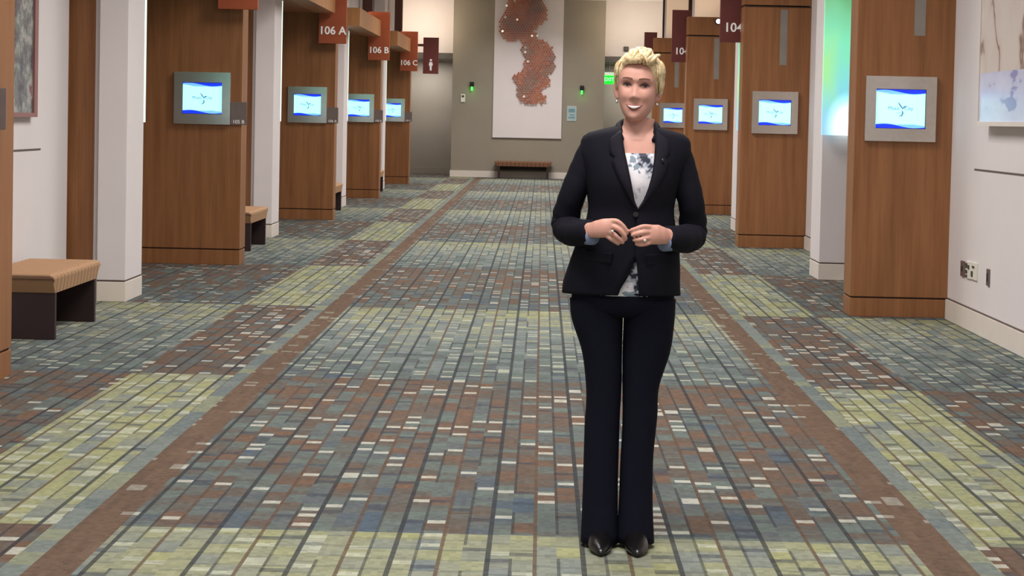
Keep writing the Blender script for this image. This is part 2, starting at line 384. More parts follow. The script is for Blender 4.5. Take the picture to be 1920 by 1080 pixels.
# ------------------------------------------------------------------ piers, columns, bulkheads
LN = ['nearest wooden pier at the left picture edge', 'wide wooden pier with the largest left-hand screen',
      'left wooden pier under the 106 A sign', 'left wooden pier under the 106 B sign', 'left wooden pier under the 106 C sign']
RN = ['nearest right-hand wooden pier with the largest right screen', 'right wooden pier beside the 104 sign, second from the front',
      'right wooden pier beside the standing person, third from the front', 'farthest right-hand wooden pier behind the person']
def pier(side, d, label):
    t = thing('wooden_pier', label, 'pier', ((LIX if side < 0 else RIX), d, 0), 'wooden piers along the left wall' if side < 0 else 'wooden piers along the right wall')
    wd = -1.44 if side < 0 else XR - RIX
    e = -0.012 if side < 0 else 0.012
    top = 2.87 if side > 0 else 3.16
    obj('core', bx(e, wd, 0.012, PT - 0.012, 0, top), M['groove'], t)
    obj('panel', bx(0, wd, 0, PT, 0.155, top - 0.015, bevel=0.003), M['wood'], t)
    obj('plinth', bx(0, wd, 0, PT, 0, 0.142, bevel=0.003), M['wood'], t)
    if side > 0:
        obj('metal_strip', bx(0.435, 0.52, -0.002, 0.004, 2.175, 2.83), M['strip'], t, label='satin metal strip')
        obj('cap', bx(0, wd, 0, PT, 2.88, 3.17, bevel=0.003), M['wood'], t)
    return t
for d, l in zip(LF, LN): pier(-1, d, l)
for d, l, RIX in zip(RF, RN, RIXS): pier(1, d, l)
LCN = ['near left white column behind the tan bench', 'left white column beyond the pier with the largest left screen', 'left white column between the 106 A and 106 B signs', 'farthest left white column before the 106 C sign']
RCN = ['right white column with the big blue-green light panel', 'right white column with a narrow green light panel beside the 104 sign', 'right white column hidden behind the third pier', 'farthest right white column near the end wall']
for side, ds, names in ((-1, LW, LCN), (1, RW, RCN)):
    for d, l in zip(ds, names):
        xi = -3.18 if side < 0 else 2.665
        wd = (-3.40 if side < 0 else XR) - xi
        t = thing('white_column', l, 'column', (xi, d, 0), 'white columns along the %s wall' % ('left' if side < 0 else 'right'))
        e = 0.006 * side
        obj('core', bx(e, wd, 0.006, CD - 0.006, 0, CEIL), M['wgroove'], t)
        obj('shaft', bx(0, wd, 0, CD, 0.165, CEIL, bevel=0.004), M['white'], t, label='off-white shaft')
        obj('plinth', bx(-0.004 * side, wd, -0.004, CD + 0.004, 0, 0.152, bevel=0.003), M['base'], t, label='white plinth')
        if side < 0:
            obj('wall_return', bx(-0.22, -0.26, 0.05, CD, 0.0, CEIL), M['white'], t)
            obj('door_jamb', bx(-0.262, XL - xi - 0.2, 0.06, 0.3, 0.0, CEIL), M['wood'], t, label='wooden jamb board')
LBN = ['wooden bulkhead above the largest left-hand screen pier', 'wooden bulkhead beside the 106 A sign', 'wooden bulkhead beside the 106 B sign', 'wooden bulkhead beside the 106 C sign']
RBN = ['wooden bulkhead behind the nearest right pier', 'wooden bulkhead behind the second right pier', 'wooden bulkhead behind the third right pier', 'wooden bulkhead behind the farthest right pier']
for k in range(4):
    d0, d1 = (15.8, 24.7, 33.55, 42.3)[k], LF[k + 1] - 0.16
    t = thing('wood_bulkhead', LBN[k], 'bulkhead', (LIX, d0, 2.87), 'wooden bulkheads over the left doors')
    w_ = -0.27
    obj('beam', bxs((0, w_, 0, d1 - d0, 0.005, 0.29), (w_, -0.70, 0, 0.04, 0.005, 0.29)), M['wood_lit'], t)
    struct('trim_%d' % (10 + k), bxs((LIX + w_ - 0.005, LIX - 1.44, LW[k] + CD + 0.2, d1, 2.875, 3.16)), M['wood'], 'wooden soffit over the left door recess')
    d0, RIX = RF[k], RIXS[k]
    t = thing('wood_bulkhead', RBN[k], 'bulkhead', (RIX, d0, 2.87), 'wooden bulkheads over the right doors')
    obj('beam', bxs((0.1, XR - RIX, PT + 0.005, RW[k] - 0.12 - d0, 0.005, 0.30)), M['wood'], t)
# doors in the recesses
dn = 1
for a, b, s in [(LW[k] + CD, LF[k + 1], -1) for k in range(4)] + [(RF[k] + PT, RW[k], 1) for k in range(4)]:
    m_ = (a + b) / 2
    o = struct('door_%d' % dn, bxs((s * 4.35, s * 4.30, m_ - 0.95, m_ - 0.01, 0.01, 2.4), (s * 4.35, s * 4.30, m_ + 0.01, m_ + 0.95, 0.01, 2.4)), M['doorm'], 'wooden double door in the %s recess' % ('left' if s < 0 else 'right'))
    for q in (-0.1, 0.1):
        b2 = bmesh.new(); tube(b2, [(s * 4.25, m_ + q, 0.9), (s * 4.25, m_ + q, 1.25)], 0.012, 10); box(b2, s * 4.25, s * 4.3, m_ + q - 0.01, m_ + q + 0.01, 0.93, 0.95); box(b2, s * 4.25, s * 4.3, m_ + q - 0.01, m_ + q + 0.01, 1.2, 1.22)
        obj('door_handle', b2, M['steel'], o)
    dn += 1
# dark posts rising behind the piers to the ceiling
for (x0, x1, d, l) in ((-3.56, -3.37, 41.75, 'dark wooden post above the 106 B bulkhead'), (-3.48, -3.30, 49.6, 'dark wooden post above the 106 C bulkhead'),
                       (2.66, 2.83, 39.6, 'dark wooden post rising over the third right pier'), (2.70, 2.87, 48.9, 'dark wooden post rising over the farthest right pier')):
    t = thing('dark_post', l, 'post', (x0, d, 0), 'dark posts near the end of the corridor')
    obj('shaft', bx(0, x1 - x0, 0, 0.15, 0.12, CEIL - 0.001, bevel=0.004), M['wood_dark'], t); obj('foot', bx(-0.01, x1 - x0 + 0.01, -0.01, 0.16, 0, 0.12, bevel=0.003), M['wood_dark'], t)
# warm cove lamps on top of the bulkheads
for k, (x, d, ln) in enumerate([(-3.35, LW[2] + 2.6, 3.0), (-3.35, LW[3] + 2.2, 3.0), (2.8, RF[2] + 1.8, 3.0), (2.8, RF[3] + 1.6, 3.0), (-2.95, END + 0.1, 0.6), (2.2, END - 0.2, 0.6)]):
    if k < 4: area('cove_light', (x, d, 3.22), 0.15, ln, 26, (1.0, 0.74, 0.46), (PI, 0, 0))
    if k >= 4:
        area('recess_fill_light', ((-2.95, 2.3)[k - 4], 54.9, 2.9), 0.5, 0.3, 30, (1.0, 0.93, 0.84))  # unseen fill added to brighten the dark end recesses
        area('recess_wash_light', (x, d - 0.9, 3.6), 1.0, 0.2, 16, (1.0, 0.84, 0.64), (1.9, 0, 0))

# ------------------------------------------------------------------ room displays
def wave_strip(top, pale):
    """a wavy band along the top or bottom edge of the screen"""
    bm = bmesh.new(); W_, H_ = 0.378, 0.297; n = 28; a = []; b = []
    for k in range(n + 1):
        u = k / n; x = (u - 0.5) * W_
        if not pale:
            if top: h = 0.014 + 0.018 * u + 0.010 * math.sin(u * 2 * PI + 3.4)
            else: h = 0.012 + 0.018 * (1 - u) + 0.010 * math.sin(u * 2 * PI + 0.1)
            z0 = H_ / 2; z1 = H_ / 2 - h
        else:
            e = max(0.0, 1 - abs(u - (0.28 if top else 0.74)) / 0.32)
            h0 = (0.014 + 0.018 * u + 0.010 * math.sin(u * 2 * PI + 3.4)) if top else (0.012 + 0.018 * (1 - u) + 0.010 * math.sin(u * 2 * PI + 0.1))
            z0 = H_ / 2 - h0 + 0.004; z1 = z0 - 0.004 - 0.026 * e ** 0.7
        s = 1 if top else -1
        a.append((x, s * z0)); b.append((x, s * z1))
    for y in (0.0, -0.0015):
        pass
    va = [bm.verts.new((x, -0.0015, z)) for x, z in a]; vb = [bm.verts.new((x, -0.0015, z)) for x, z in b]
    for k in range(n): bm.faces.new((va[k], va[k + 1], vb[k + 1], vb[k]))
    return to_mesh('screen_wave', bm)
W_ME = [wave_strip(True, False), wave_strip(False, False), wave_strip(True, True), wave_strip(False, True)]
def swoosh():
    bm = bmesh.new()
    for pts in ([(-0.02, 0.05), (-0.004, 0.028), (0.012, 0.008), (0.018, -0.004)], [(0.012, -0.012), (0.016, -0.032), (0.008, -0.052), (-0.016, -0.056)], [(0.018, 0.0), (0.028, 0.016), (0.046, 0.022)]):
        P = spline([(x, 0, z) for x, z in pts], 10); n = len(P)
        va = []; vb = []
        for k, p in enumerate(P):
            h = 0.0055 * math.sin(PI * (0.12 + 0.86 * k / (n - 1))); t = (P[min(k + 1, n - 1)] - P[max(k - 1, 0)]).normalized(); s = Vector((-t.z, 0, t.x)) * h
            va.append(bm.verts.new(p + s)); vb.append(bm.verts.new(p - s))
        for k in range(n - 1): bm.faces.new((va[k], va[k + 1], vb[k + 1], vb[k]))
    return to_mesh('logo_mark', bm)
LOGO = [text_mesh('Music', 0.040, 0.0004), text_mesh('City', 0.040, 0.0004), text_mesh('C E N T E R', 0.013, 0.0004), swoosh()]
def frame_mesh():
    bm = bmesh.new(); ow, oh, iw, ih = 0.272, 0.25, 0.193, 0.152
    box(bm, -ow, ow, -0.028, 0, ih, oh); box(bm, -ow, ow, -0.028, 0, -oh, -ih); box(bm, -ow, -iw, -0.028, 0, -ih, ih); box(bm, iw, ow, -0.028, 0, -ih, ih)
    return to_mesh('frame', bm)
FR_ME = frame_mesh()
BZ_ME = to_mesh('bezel', bxs((-0.193, 0.193, -0.008, 0, -0.152, 0.152)))
SC_ME = to_mesh('screen', bxs((-0.189, 0.189, -0.012, -0.008, -0.1485, 0.1485)))
def display(x, d, z, label, plate=None, side='left'):
    t = thing('room_display', label, 'screen', (x, d, z), 'room displays on the %s piers' % side)
    obj('frame', FR_ME, M['steel'], t, label='brushed steel frame'); obj('bezel', BZ_ME, M['bezel'], t)
    s = obj('screen', SC_ME, M['screen'], t, label='glowing pale cyan screen')
    for me, mt, y in ((W_ME[0], 'wave', -0.0125), (W_ME[1], 'wave', -0.0125), (W_ME[2], 'wave2', -0.013), (W_ME[3], 'wave2', -0.013)):
        obj('screen_wave', me, M[mt], s, loc=(0, y, 0))
    obj('logo_lettering', LOGO[0], M['logo'], s, loc=(-0.052, -0.0132, 0.004)); obj('logo_lettering', LOGO[1], M['logo'], s, loc=(0.062, -0.0132, 0.004))
    obj('logo_lettering', LOGO[2], M['logo'], s, loc=(-0.005, -0.0132, -0.030)); obj('logo_mark', LOGO[3], M['logo'], s, loc=(0.0, -0.0134, 0.0))
    if plate:
        p = obj('name_plate', bx(0.274, 0.432, -0.012, 0, -0.25, -0.03, bevel=0.002), M['plate'], t, label='grey room name plate')
        if plate.strip(): obj('plate_lettering', text_mesh(plate, 0.05, 0.001), M['letter'], p, loc=(0.352, -0.014, -0.222))
    return t
LD = ['room display cut off by the left picture edge', 'largest left-hand room display with grey name plate', 'left room display under the 106 A sign', 'left room display under the 106 B sign', 'left room display under the 106 C sign']
for k, (d, l) in enumerate(zip(LF, LD)):
    display(-3.375 + 0.095, d, 1.605, l, [' ', '105 B', '106 A', '106 B', '106 C'][k], 'left')
RD = ['largest right-hand room display with steel frame', 'room display on the second right pier', 'room display on the third right pier by the person', 'farthest right room display beside the person\'s shoulder']
for d, l, x in zip(RF, RD, (2.755, 2.755, 2.70, 2.64)): display(x, d - 0.0025, 1.61, l, None, 'right')

# ------------------------------------------------------------------ blade signs
def blade(x0, x1, d, z0, z1, txt, m_, label, tx=None, group=None):
    t = thing('blade_sign', label, 'sign', (x0, d, z0), group)
    obj('sign_panel', bx(0, x1 - x0, 0, 0.045, 0, z1 - z0, bevel=0.004), m_, t)
    obj('bracket', bxs((0.01, 0.05, 0.045, 0.11, z1 - z0 - 0.2, z1 - z0 - 0.15), (0.01, 0.05, 0.045, 0.11, 0.12, 0.17)) if x0 < 0 else bxs((x1 - x0, x1 - x0 + 0.013, 0.01, 0.035, 0.47, 0.53), (x1 - x0, x1 - x0 + 0.013, 0.01, 0.035, 0.6, 0.66)), M['strip'], t)
    if txt: obj('sign_lettering', text_mesh(txt, 0.155, 0.003), M['letter'], t, loc=(tx if tx is not None else (x1 - x0) * 0.5, -0.004, 0.175))
    return t
for k, txt in ((1, None), (2, '106 A'), (3, '106 B'), (4, '106 C')):
    blade(-3.13, -2.745, LF[k] - 0.11, 2.46, 3.32, txt, M['sign'],
          ['', 'rust red blade sign above the largest left screen, mostly out of view', 'rust red blade sign reading 106 A', 'rust red blade sign reading 106 B', 'rust red blade sign reading 106 C'][k], group='blade signs on the left')
for k in (1, 2, 3):
    blade((2.1, 2.12, 2.08, 2.05)[k], RIXS[k] + 0.09, RF[k] + PT + 0.12, 2.45, 3.30, '104' if k < 3 else None, M['sign_r'], ['burgundy blade sign behind the nearest right pier', 'burgundy blade sign with large 104 beside the second right pier', 'burgundy blade sign beside the third right pier', 'dark burgundy blade sign just above the person\'s hair'][k], tx=0.165, group='blade signs on the right')
t = blade(-2.93, -2.555, 51.9, 2.52, 3.40, None, M['sign_r'], 'dark burgundy restroom blade sign near the end wall')
bm = bmesh.new(); cyl(bm, (0.19, -0.006, 0.33), 0.028, 0.006, 'y', 16)
pts = [(0.155, 0.285), (0.225, 0.285), (0.24, 0.2), (0.215, 0.2), (0.21, 0.08), (0.17, 0.08), (0.165, 0.2), (0.14, 0.2)]
loft(bm, [[Vector((x, y, z)) for x, z in pts] for y in (-0.006, 0.0)])
obj('restroom_figure', bm, M['letter'], t)
obj('wall_arm', bxs((XL + 2.93, 0.0, 0.01, 0.035, 0.66, 0.72)), M['wood_dark'], t)

# small accent lamp by the big 104 sign
p = at_depth(1347, 40, RF[2] - 0.12)
t = thing('accent_lamp', 'small bright round lamp beside the 104 sign', 'lamp', tuple(p), None)
bm = bmesh.new(); cyl(bm, (0, 0, 0), 0.05, 0.125, 'y', 20); obj('lamp_housing', bm, M['black'], t, smooth=False)
bm = bmesh.new(); cyl(bm, (0, -0.006, 0), 0.036, 0.006, 'y', 20); obj('lamp_lens', bm, M['bulb'], t)

# ------------------------------------------------------------------ light panels on the white columns
RLN = ['large blue-green backlit glass panel on the right white column', 'narrow green backlit glass strip beside the second right pier', 'backlit glass panel hidden behind the third right pier', 'backlit glass panel near the far right end']
LLN = ['bright vertical light strip on the near left white column', 'bright light strip on the second left white column', 'bright light strip on the third left white column', 'bright light strip on the farthest left white column']
for k in range(4):
    t = thing('light_panel', RLN[k], 'light panel', (2.645, RW[k] - 0.10, 1.38), 'backlit panels on the right columns')
    obj('glass', bx(0, 0.49, 0, 0.06, 0, 1.46), M['led'], t); obj('mount', bx(0.03, 0.46, 0.06, 0.095, 0.05, 1.4), M['strip'], t)
    t = thing('light_panel', LLN[k], 'light panel', (-3.178, LW[k] + CD + 0.015, 1.38), 'backlit panels on the left columns')
    obj('glass', bx(-0.012, -0.45, 0.0, 0.05, 0, 1.46), M['led'], t); obj('glass_edge', bx(0, -0.012, 0.0, 0.05, 0, 1.46), M['led_w'], t, label='bright white lit edge'); obj('mount', bx(-0.03, -0.38, -0.013, 0, 0.05, 1.4), M['strip'], t)

# ------------------------------------------------------------------ benches
def bench_parts(root, sm):
    """long side faces +X; runs along Y from 0 to 1.42 at the seat top"""
    L_, dep, zs, zt = 1.42, 0.50, 0.30, 0.425
    bm = bmesh.new(); n = 14; rings = []
    def xsec(y, inset, zlow): # cross-section in XZ
        r = 0.03
        return [(-dep, y, zlow), (0.0, y, zlow), (0.012, y, zt - r - inset), (0.008, y, zt - 0.012 - inset), (-0.02, y, zt - inset), (-dep + 0.02, y, zt - inset), (-dep, y, zt - 0.015 - inset)]
    for k in range(n * 4 + 1):
        u = k / (n * 4); y = u * L_
        over = 0.075
        zl = zs
        if y < over: zl = zt - 0.03 - (zt - 0.03 - zs) * (y / over)
        if y > L_ - over: zl = zt - 0.03 - (zt - 0.03 - zs) * ((L_ - y) / over)
        rings.append(xsec(y, 0.014 if k % 4 == 0 else 0.0, zl))
    loft(bm, rings)
    obj('seat', bm, sm, root, label='channel-stitched upholstered seat')
    for y in (0.085, L_ - 0.085 - 0.05):
        obj('leg', bx(-dep + 0.005, -0.003, y, y + 0.05, 0, zs, bevel=0.003), M['leg'], root, label='dark slab leg')
    obj('stretcher', bx(-dep + 0.02, -dep + 0.05, 0.135, L_ - 0.135, 0.2, zs), M['leg'], root)
BL = ['near tan upholstered bench at the left picture edge', 'tan bench end showing past the largest left-hand pier', 'bench end showing past the 106 A pier', 'sliver of dark bench past the 106 B pier']
b0 = thing('upholstered_bench', BL[0], 'bench', (-3.075, 13.42, 0), 'benches along the left wall'); bench_parts(b0, M['seat'])
for d, l in zip((22.55, 31.55, 40.2), BL[1:]): dup(b0, (-3.075, d, 0), l)
be = thing('upholstered_bench', 'brown bench standing against the end wall under the artwork', 'bench', (0.27, END - 0.6, 0), None, -PI / 2)
be.location = (-1.16, END - 0.56, 0); bench_parts(be, M['seat_d']); be.rotation_euler = (0, 0, -PI / 2)

# ------------------------------------------------------------------ end wall pieces
t = thing('disc_artwork', 'tall white art panel with a cluster of orange discs', 'artwork', (-1.235, END, 1.0))
obj('white_panel', bx(0, 1.71, -0.05, 0, 0, 3.44), M['white'], t, label='white backing panel')
BLOBS = [(990, -20, 42, 30), (985, 10, 36, 26), (975, 40, 40, 26), (958, 58, 20, 22), (1003, 25, 24, 26), (990, 72, 18, 18), (1000, 95, 22, 22), (1015, 105, 26, 26), (1010, 125, 30, 22), (990, 150, 28, 20), (1010, 150, 22, 18), (992, 170, 24, 18), (995, 186, 22, 9), (1014, 185, 12, 9), (1016, 88, 13, 12)]
def in_blob(px, py): return any(((px - a) / c) ** 2 + ((py - b) / e) ** 2 < 1 for a, b, c, e in BLOBS)
mats = [mat('orange_disc', srgb(176, 98, 60), 0.35, var=0), mat('rust_disc', srgb(158, 84, 58), 0.35, var=0), mat('brown_disc', srgb(142, 98, 78), 0.35, var=0), mat('mirror_disc', srgb(255, 245, 230), 0.1, metal=0.9, var=0)]
bms = [bmesh.new() for _ in mats]; pitch = 5.0; cnt = 0
row = 0; py = -50.0
while py < 198:
    px = 930 + (pitch / 2 if row % 2 else 0)
    while px < 1050:
        if in_blob(px + 1.2 * math.sin(py * 1.3), py):
            q = at_depth(px, py, END); nv = noise.noise(Vector((px * 0.035, py * 0.03, 1.7))) + random.uniform(-0.22, 0.22)
            k = 0 if nv > 0.08 else (1 if nv > -0.2 else 2)
            if random.random() < 0.02: k = 3
            yy = -0.10 - 0.03 * random.random(); tilt = random.uniform(-0.1, 0.1)
            c = Vector((q[0] + 1.235, yy, q[2] - 1.0)); b_ = bms[k]
            r_ = 0.0275
            f0 = [b_.verts.new(c + Vector((r_ * math.cos(a), tilt * r_ * math.sin(a), r_ * math.sin(a)))) for a in [2 * PI * j / 10 for j in range(10)]]
            f1 = [b_.verts.new(v.co + Vector((0, 0.012, 0))) for v in f0]
            b_.faces.new(f0); b_.faces.new(f1[::-1])
            for j in range(10): b_.faces.new((f0[j], f0[(j + 1) % 10], f1[(j + 1) % 10], f1[j]))
        px += pitch
    py += pitch * 0.87; row += 1
for b_, m_, l in zip(bms, mats, ('orange discs', 'rust discs', 'brown discs', 'shiny discs')):
    o = obj('disc_cluster', b_, m_, t, label=l + ' of the cluster'); o['kind'] = 'stuff'
for px, py, l in ((885, 158, 'small black wall lamp with green glow, left of the art panel'), (1091, 165, 'small black wall lamp with green glow, right of the art panel')):
    q = at_depth(px, py, END)
    t = thing('green_wall_lamp', l, 'lamp', (q[0], END, q[2]), 'green wall lamps on the end wall')
    obj('lamp_housing', bx(-0.05, 0.05, -0.10, 0, -0.06, 0.06, bevel=0.01), M['black'], t); obj('lamp_lens', bx(-0.022, 0.022, -0.085, -0.02, -0.16, -0.06, bevel=0.006), M['green'], t)
    l_ = bpy.data.lights.new('green_glow', 'POINT'); l_.energy = 0.25; l_.color = (0.25, 1, 0.2); l_.shadow_soft_size = 0.03
    lo = bpy.data.objects.new('green_glow', l_); COL.objects.link(lo); lo.location = (q[0], END - 0.16, q[2] - 0.22)
q = at_depth(868, 184, END)
t = thing('wall_thermostat', 'small white thermostat on the taupe wall', 'thermostat', (q[0], END, q[2]))
obj('cover', bx(-0.055, 0.055, -0.03, 0, -0.1, 0.1, bevel=0.008), M['plastic'], t); obj('window', bx(-0.03, 0.03, -0.034, -0.03, 0.02, 0.07), M['socket'], t)
q = at_depth(1072, 213, END)
t = thing('wall_plaque', 'pale blue plaque right of the art panel', 'plaque', (q[0], END, q[2]))
obj('plate', bx(-0.12, 0.12, -0.015, 0, -0.19, 0.19, bevel=0.004), M['plaque'], t); obj('print', bxs((-0.08, 0.08, -0.018, -0.015, 0.03, 0.12), (-0.08, 0.08, -0.018, -0.015, -0.12, -0.08), (-0.06, 0.07, -0.018, -0.015, -0.05, -0.02)), M['plaque_i'], t)
q = at_depth(1142, 148, 54.6)
t = thing('exit_sign', 'green lit exit sign under the right header', 'exit sign', (q[0], 54.6, q[2]))
obj('sign_face', bx(-0.15, 0.15, 0, 0.04, -0.13, 0.09, bevel=0.004), M['exit'], t); obj('mount', bx(-0.17, 0.17, -0.01, 0.06, 0.09, 0.17), mat('sign_housing_added_glow', srgb(240, 245, 225), 0.4, emit=srgb(235, 255, 225), strength=0.6, var=0), t, label='white top housing with added glow')  # housing given a glow of its own to look brightly lit
obj('sign_lettering', text_mesh('EXIT', 0.13, 0.002), M['exit_l'], t, loc=(0, -0.004, -0.015))
bm = bmesh.new(); tube(bm, [(0, 0.025, 0.17), (0, 0.025, 2.93 - q[2])], 0.01, 8); obj('hanging_rod', bm, M['strip'], t)
q = at_depth(1174, 92, END + 0.35)
t = thing('wall_speaker', 'small black box on the header wall behind the hair', 'speaker', (q[0], END + 0.35, q[2]))
obj('body', bx(-0.06, 0.06, -0.1, 0, -0.05, 0.06, bevel=0.01), M['black'], t); obj('grille', bx(-0.045, 0.045, -0.104, -0.1, -0.035, 0.045), M['socket'], t)

# ------------------------------------------------------------------ side wall art and outlets
def art_material(name, kind):
    m = bpy.data.materials.new(name); m.use_nodes = True
    b = m.node_tree.nodes['Principled BSDF']; nb = NB(m.node_tree); x, y, z = nb.pos('World')
    if kind == 'tree':
        wv = nb.noise(nb.xyz(0.0, nb.mul(y, 1.0), nb.mul(z, 0.8)), 1.7, 3)
        st = nb.m('ABSOLUTE', nb.m('SINE', nb.add(nb.mul(y, 4.2), nb.mul(wv, 9.0))))
        col = nb.ramp(st, [(0.0, srgb(140, 120, 112)), (0.16, srgb(176, 158, 150)), (0.3, srgb(212, 202, 196)), (1.0, srgb(222, 214, 208))])
        low = nb.lt(z, 1.86); lw = nb.noise(nb.xyz(0.0, nb.mul(y, 1.4), nb.mul(z, 5.0)), 1.5, 3)  # bluish reflection painted into the lower part of the print
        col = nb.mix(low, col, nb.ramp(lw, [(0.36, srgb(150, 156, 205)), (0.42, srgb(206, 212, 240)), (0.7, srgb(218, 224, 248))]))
    else:
        n = nb.noise(nb.xyz(0.0, nb.mul(y, 2.2), nb.mul(z, 2.6)), 2.0, 4, 0.7)
        col = nb.ramp(n, [(0.34, srgb(60, 58, 72)), (0.44, srgb(104, 96, 110)), (0.52, srgb(120, 130, 122)), (0.6, srgb(176, 176, 174)), (0.7, srgb(128, 96, 96))])
    nb.put(b.inputs['Base Color'], col); b.inputs['Roughness'].default_value = 0.25
    return m
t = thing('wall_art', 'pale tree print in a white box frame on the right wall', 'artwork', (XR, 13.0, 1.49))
obj('box_frame', bxs((-0.09, 0, 0, 2.15, 0, 0.03), (-0.09, 0, 0, 2.15, 1.57, 1.6), (-0.09, 0, 0, 0.03, 0.03, 1.57), (-0.09, 0, 2.12, 2.15, 0.03, 1.57)), M['base'], t, label='white box frame')
obj('print', bx(-0.08, 0, 0.03, 2.12, 0.03, 1.57), art_material('tree_print_painted_reflection', 'tree'), t, label='pale brushed tree print with a painted bluish reflection')
t = thing('wall_art', 'dark blue-grey framed picture on the left wall by the near pier', 'artwork', (XL, 13.0, 1.41))
obj('frame', bxs((0, 0.05, 0, 2.1, 0, 0.03), (0, 0.05, 0, 2.1, 1.57, 1.6), (0, 0.05, 0, 0.09, 0.03, 1.57), (0, 0.05, 2.0, 2.1, 0.03, 1.57)), mat('red_brown_frame', srgb(150, 108, 104), 0.5), t, label='red brown frame')
obj('print', bx(0, 0.035, 0.09, 2.0, 0.03, 1.57), art_material('dark_abstract_print', 'dark'), t)
def outlet(d0, d1, z0, z1, m_, label, socks):
    t = thing('wall_plate', label, 'outlet', (XR, d0, z0), 'wall plates low on the right wall')
    obj('plate', bx(-0.012, 0, 0, d1 - d0, 0, z1 - z0, bevel=0.002), m_, t)
    for (a, b, e, f) in socks: obj('socket', bx(-0.017, -0.012, a, b, e, f), M['socket'], t)
outlet(15.83, 15.965, 0.37, 0.485, M['greyplate'], 'dark steel wall plate next to the wooden pier', [(0.05, 0.09, 0.04, 0.075)])
outlet(15.60, 15.76, 0.37, 0.495, M['plastic'], 'left white outlet plate of the pair on the right wall', [(0.1, 0.15, 0.075, 0.11), (0.1, 0.15, 0.035, 0.06), (0.1, 0.15, 0.005, 0.025), (0.03, 0.07, 0.07, 0.1)])
outlet(15.38, 15.59, 0.375, 0.50, M['plastic'], 'right white outlet plate of the pair on the right wall', [(0.07, 0.14, 0.085, 0.1), (0.12, 0.17, 0.02, 0.06)])
outlet(14.955, 15.035, 0.37, 0.488, M['greyplate'], 'narrow dark wall plate alone on the right wall', [(0.025, 0.055, 0.03, 0.09)])

# ------------------------------------------------------------------ person
PD = 7.34; OX = 0.30
def P(px, py, dy=0.0):
    """point of the person seen at a pixel, dy metres behind (+) or before (-) the body's middle plane; local to the feet"""
    q = at_depth(px, py, PD + dy); return Vector((q[0] - OX, dy, q[2]))
def interp_rows(rows, n):
    """smooth rows (first column the key) to n rows"""
    rows = np.array(rows, float); key = np.linspace(rows[0, 0], rows[-1, 0], n); out = [key]
    pts = [spline([(r[0], r[k], 0) for r in rows], 12 * len(rows)) for k in range(1, rows.shape[1])]
    for p in pts: out.append(np.interp(key, [v.x for v in p], [v.y for v in p]))
    return np.array(out).T
M['skin'] = mat('skin', srgb(200, 150, 134), 0.5, var=0.05, vscale=25, sss=0.12, spec=0.35)
M['lips'] = mat('lips', srgb(150, 72, 76), 0.4, var=0.03)
M['teeth'] = mat('teeth', srgb(240, 236, 228), 0.25, var=0)
M['eye_w'] = mat('eye_white', srgb(176, 166, 166), 0.2, var=0)
M['iris'] = mat('blue_grey_iris', srgb(62, 70, 88), 0.15, var=0)
M['lash'] = mat('lash', srgb(52, 38, 40), 0.7, var=0)
M['lid'] = mat('shaded_lid_tone', srgb(122, 86, 82), 0.6, var=0)  # lid colour darkened for the shade in the eye sockets
M['brow'] = mat('brow_hair', srgb(118, 84, 68), 0.8, var=0.1, vscale=300)
M['suit'] = mat('black_suit_cloth', srgb(18, 18, 27), 0.85, spec=0.15, var=0.1, vscale=40, bump=0.1, bscale=900)
M['lapel'] = mat('black_lapel_cloth', srgb(22, 21, 30), 0.8, spec=0.2, var=0.08, vscale=40)
M['trouser'] = mat('black_trouser_cloth', srgb(16, 17, 30), 0.85, spec=0.12, var=0.1, vscale=40)
M['shoe'] = mat('black_leather', srgb(14, 13, 14), 0.3)
M['silver'] = mat('silver', srgb(235, 235, 235), 0.2, metal=0.9, var=0)
M['cuff'] = mat('pale_blue_cuff', srgb(110, 122, 148), 0.7)
def blouse_mat():
    m = bpy.data.materials.new('floral_blouse_print'); m.use_nodes = True
    b = m.node_tree.nodes['Principled BSDF']; nb = NB(m.node_tree); x, y, z = nb.pos('Object')
    n = nb.noise(nb.vec, 17, 3, 0.6); n2 = nb.noise(nb.xyz(nb.add(x, 3.1), y, z), 24, 2, 0.5)
    col = nb.ramp(n, [(0.0, srgb(26, 28, 46)), (0.37, srgb(30, 34, 56)), (0.40, srgb(150, 158, 172)), (0.46, srgb(222, 220, 226)), (0.6, srgb(236, 232, 236))])
    col = nb.mix(nb.gt(n2, 0.64), col, srgb(128, 146, 160))
    nb.put(b.inputs['Base Color'], col); b.inputs['Roughness'].default_value = 0.6; return m
M['blouse'] = blouse_mat()
def hair_mat():
    m = bpy.data.materials.new('short_blond_hair'); m.use_nodes = True
    b = m.node_tree.nodes['Principled BSDF']; nb = NB(m.node_tree); nb.pos('Object')
    n = nb.noise(nb.vec, 55, 4, 0.7)
    nb.put(b.inputs['Base Color'], nb.ramp(n, [(0.30, srgb(160, 130, 94)), (0.45, srgb(214, 188, 142)), (0.64, srgb(242, 226, 186))]))
    b.inputs['Roughness'].default_value = 0.45; return m
M['hair'] = hair_mat()

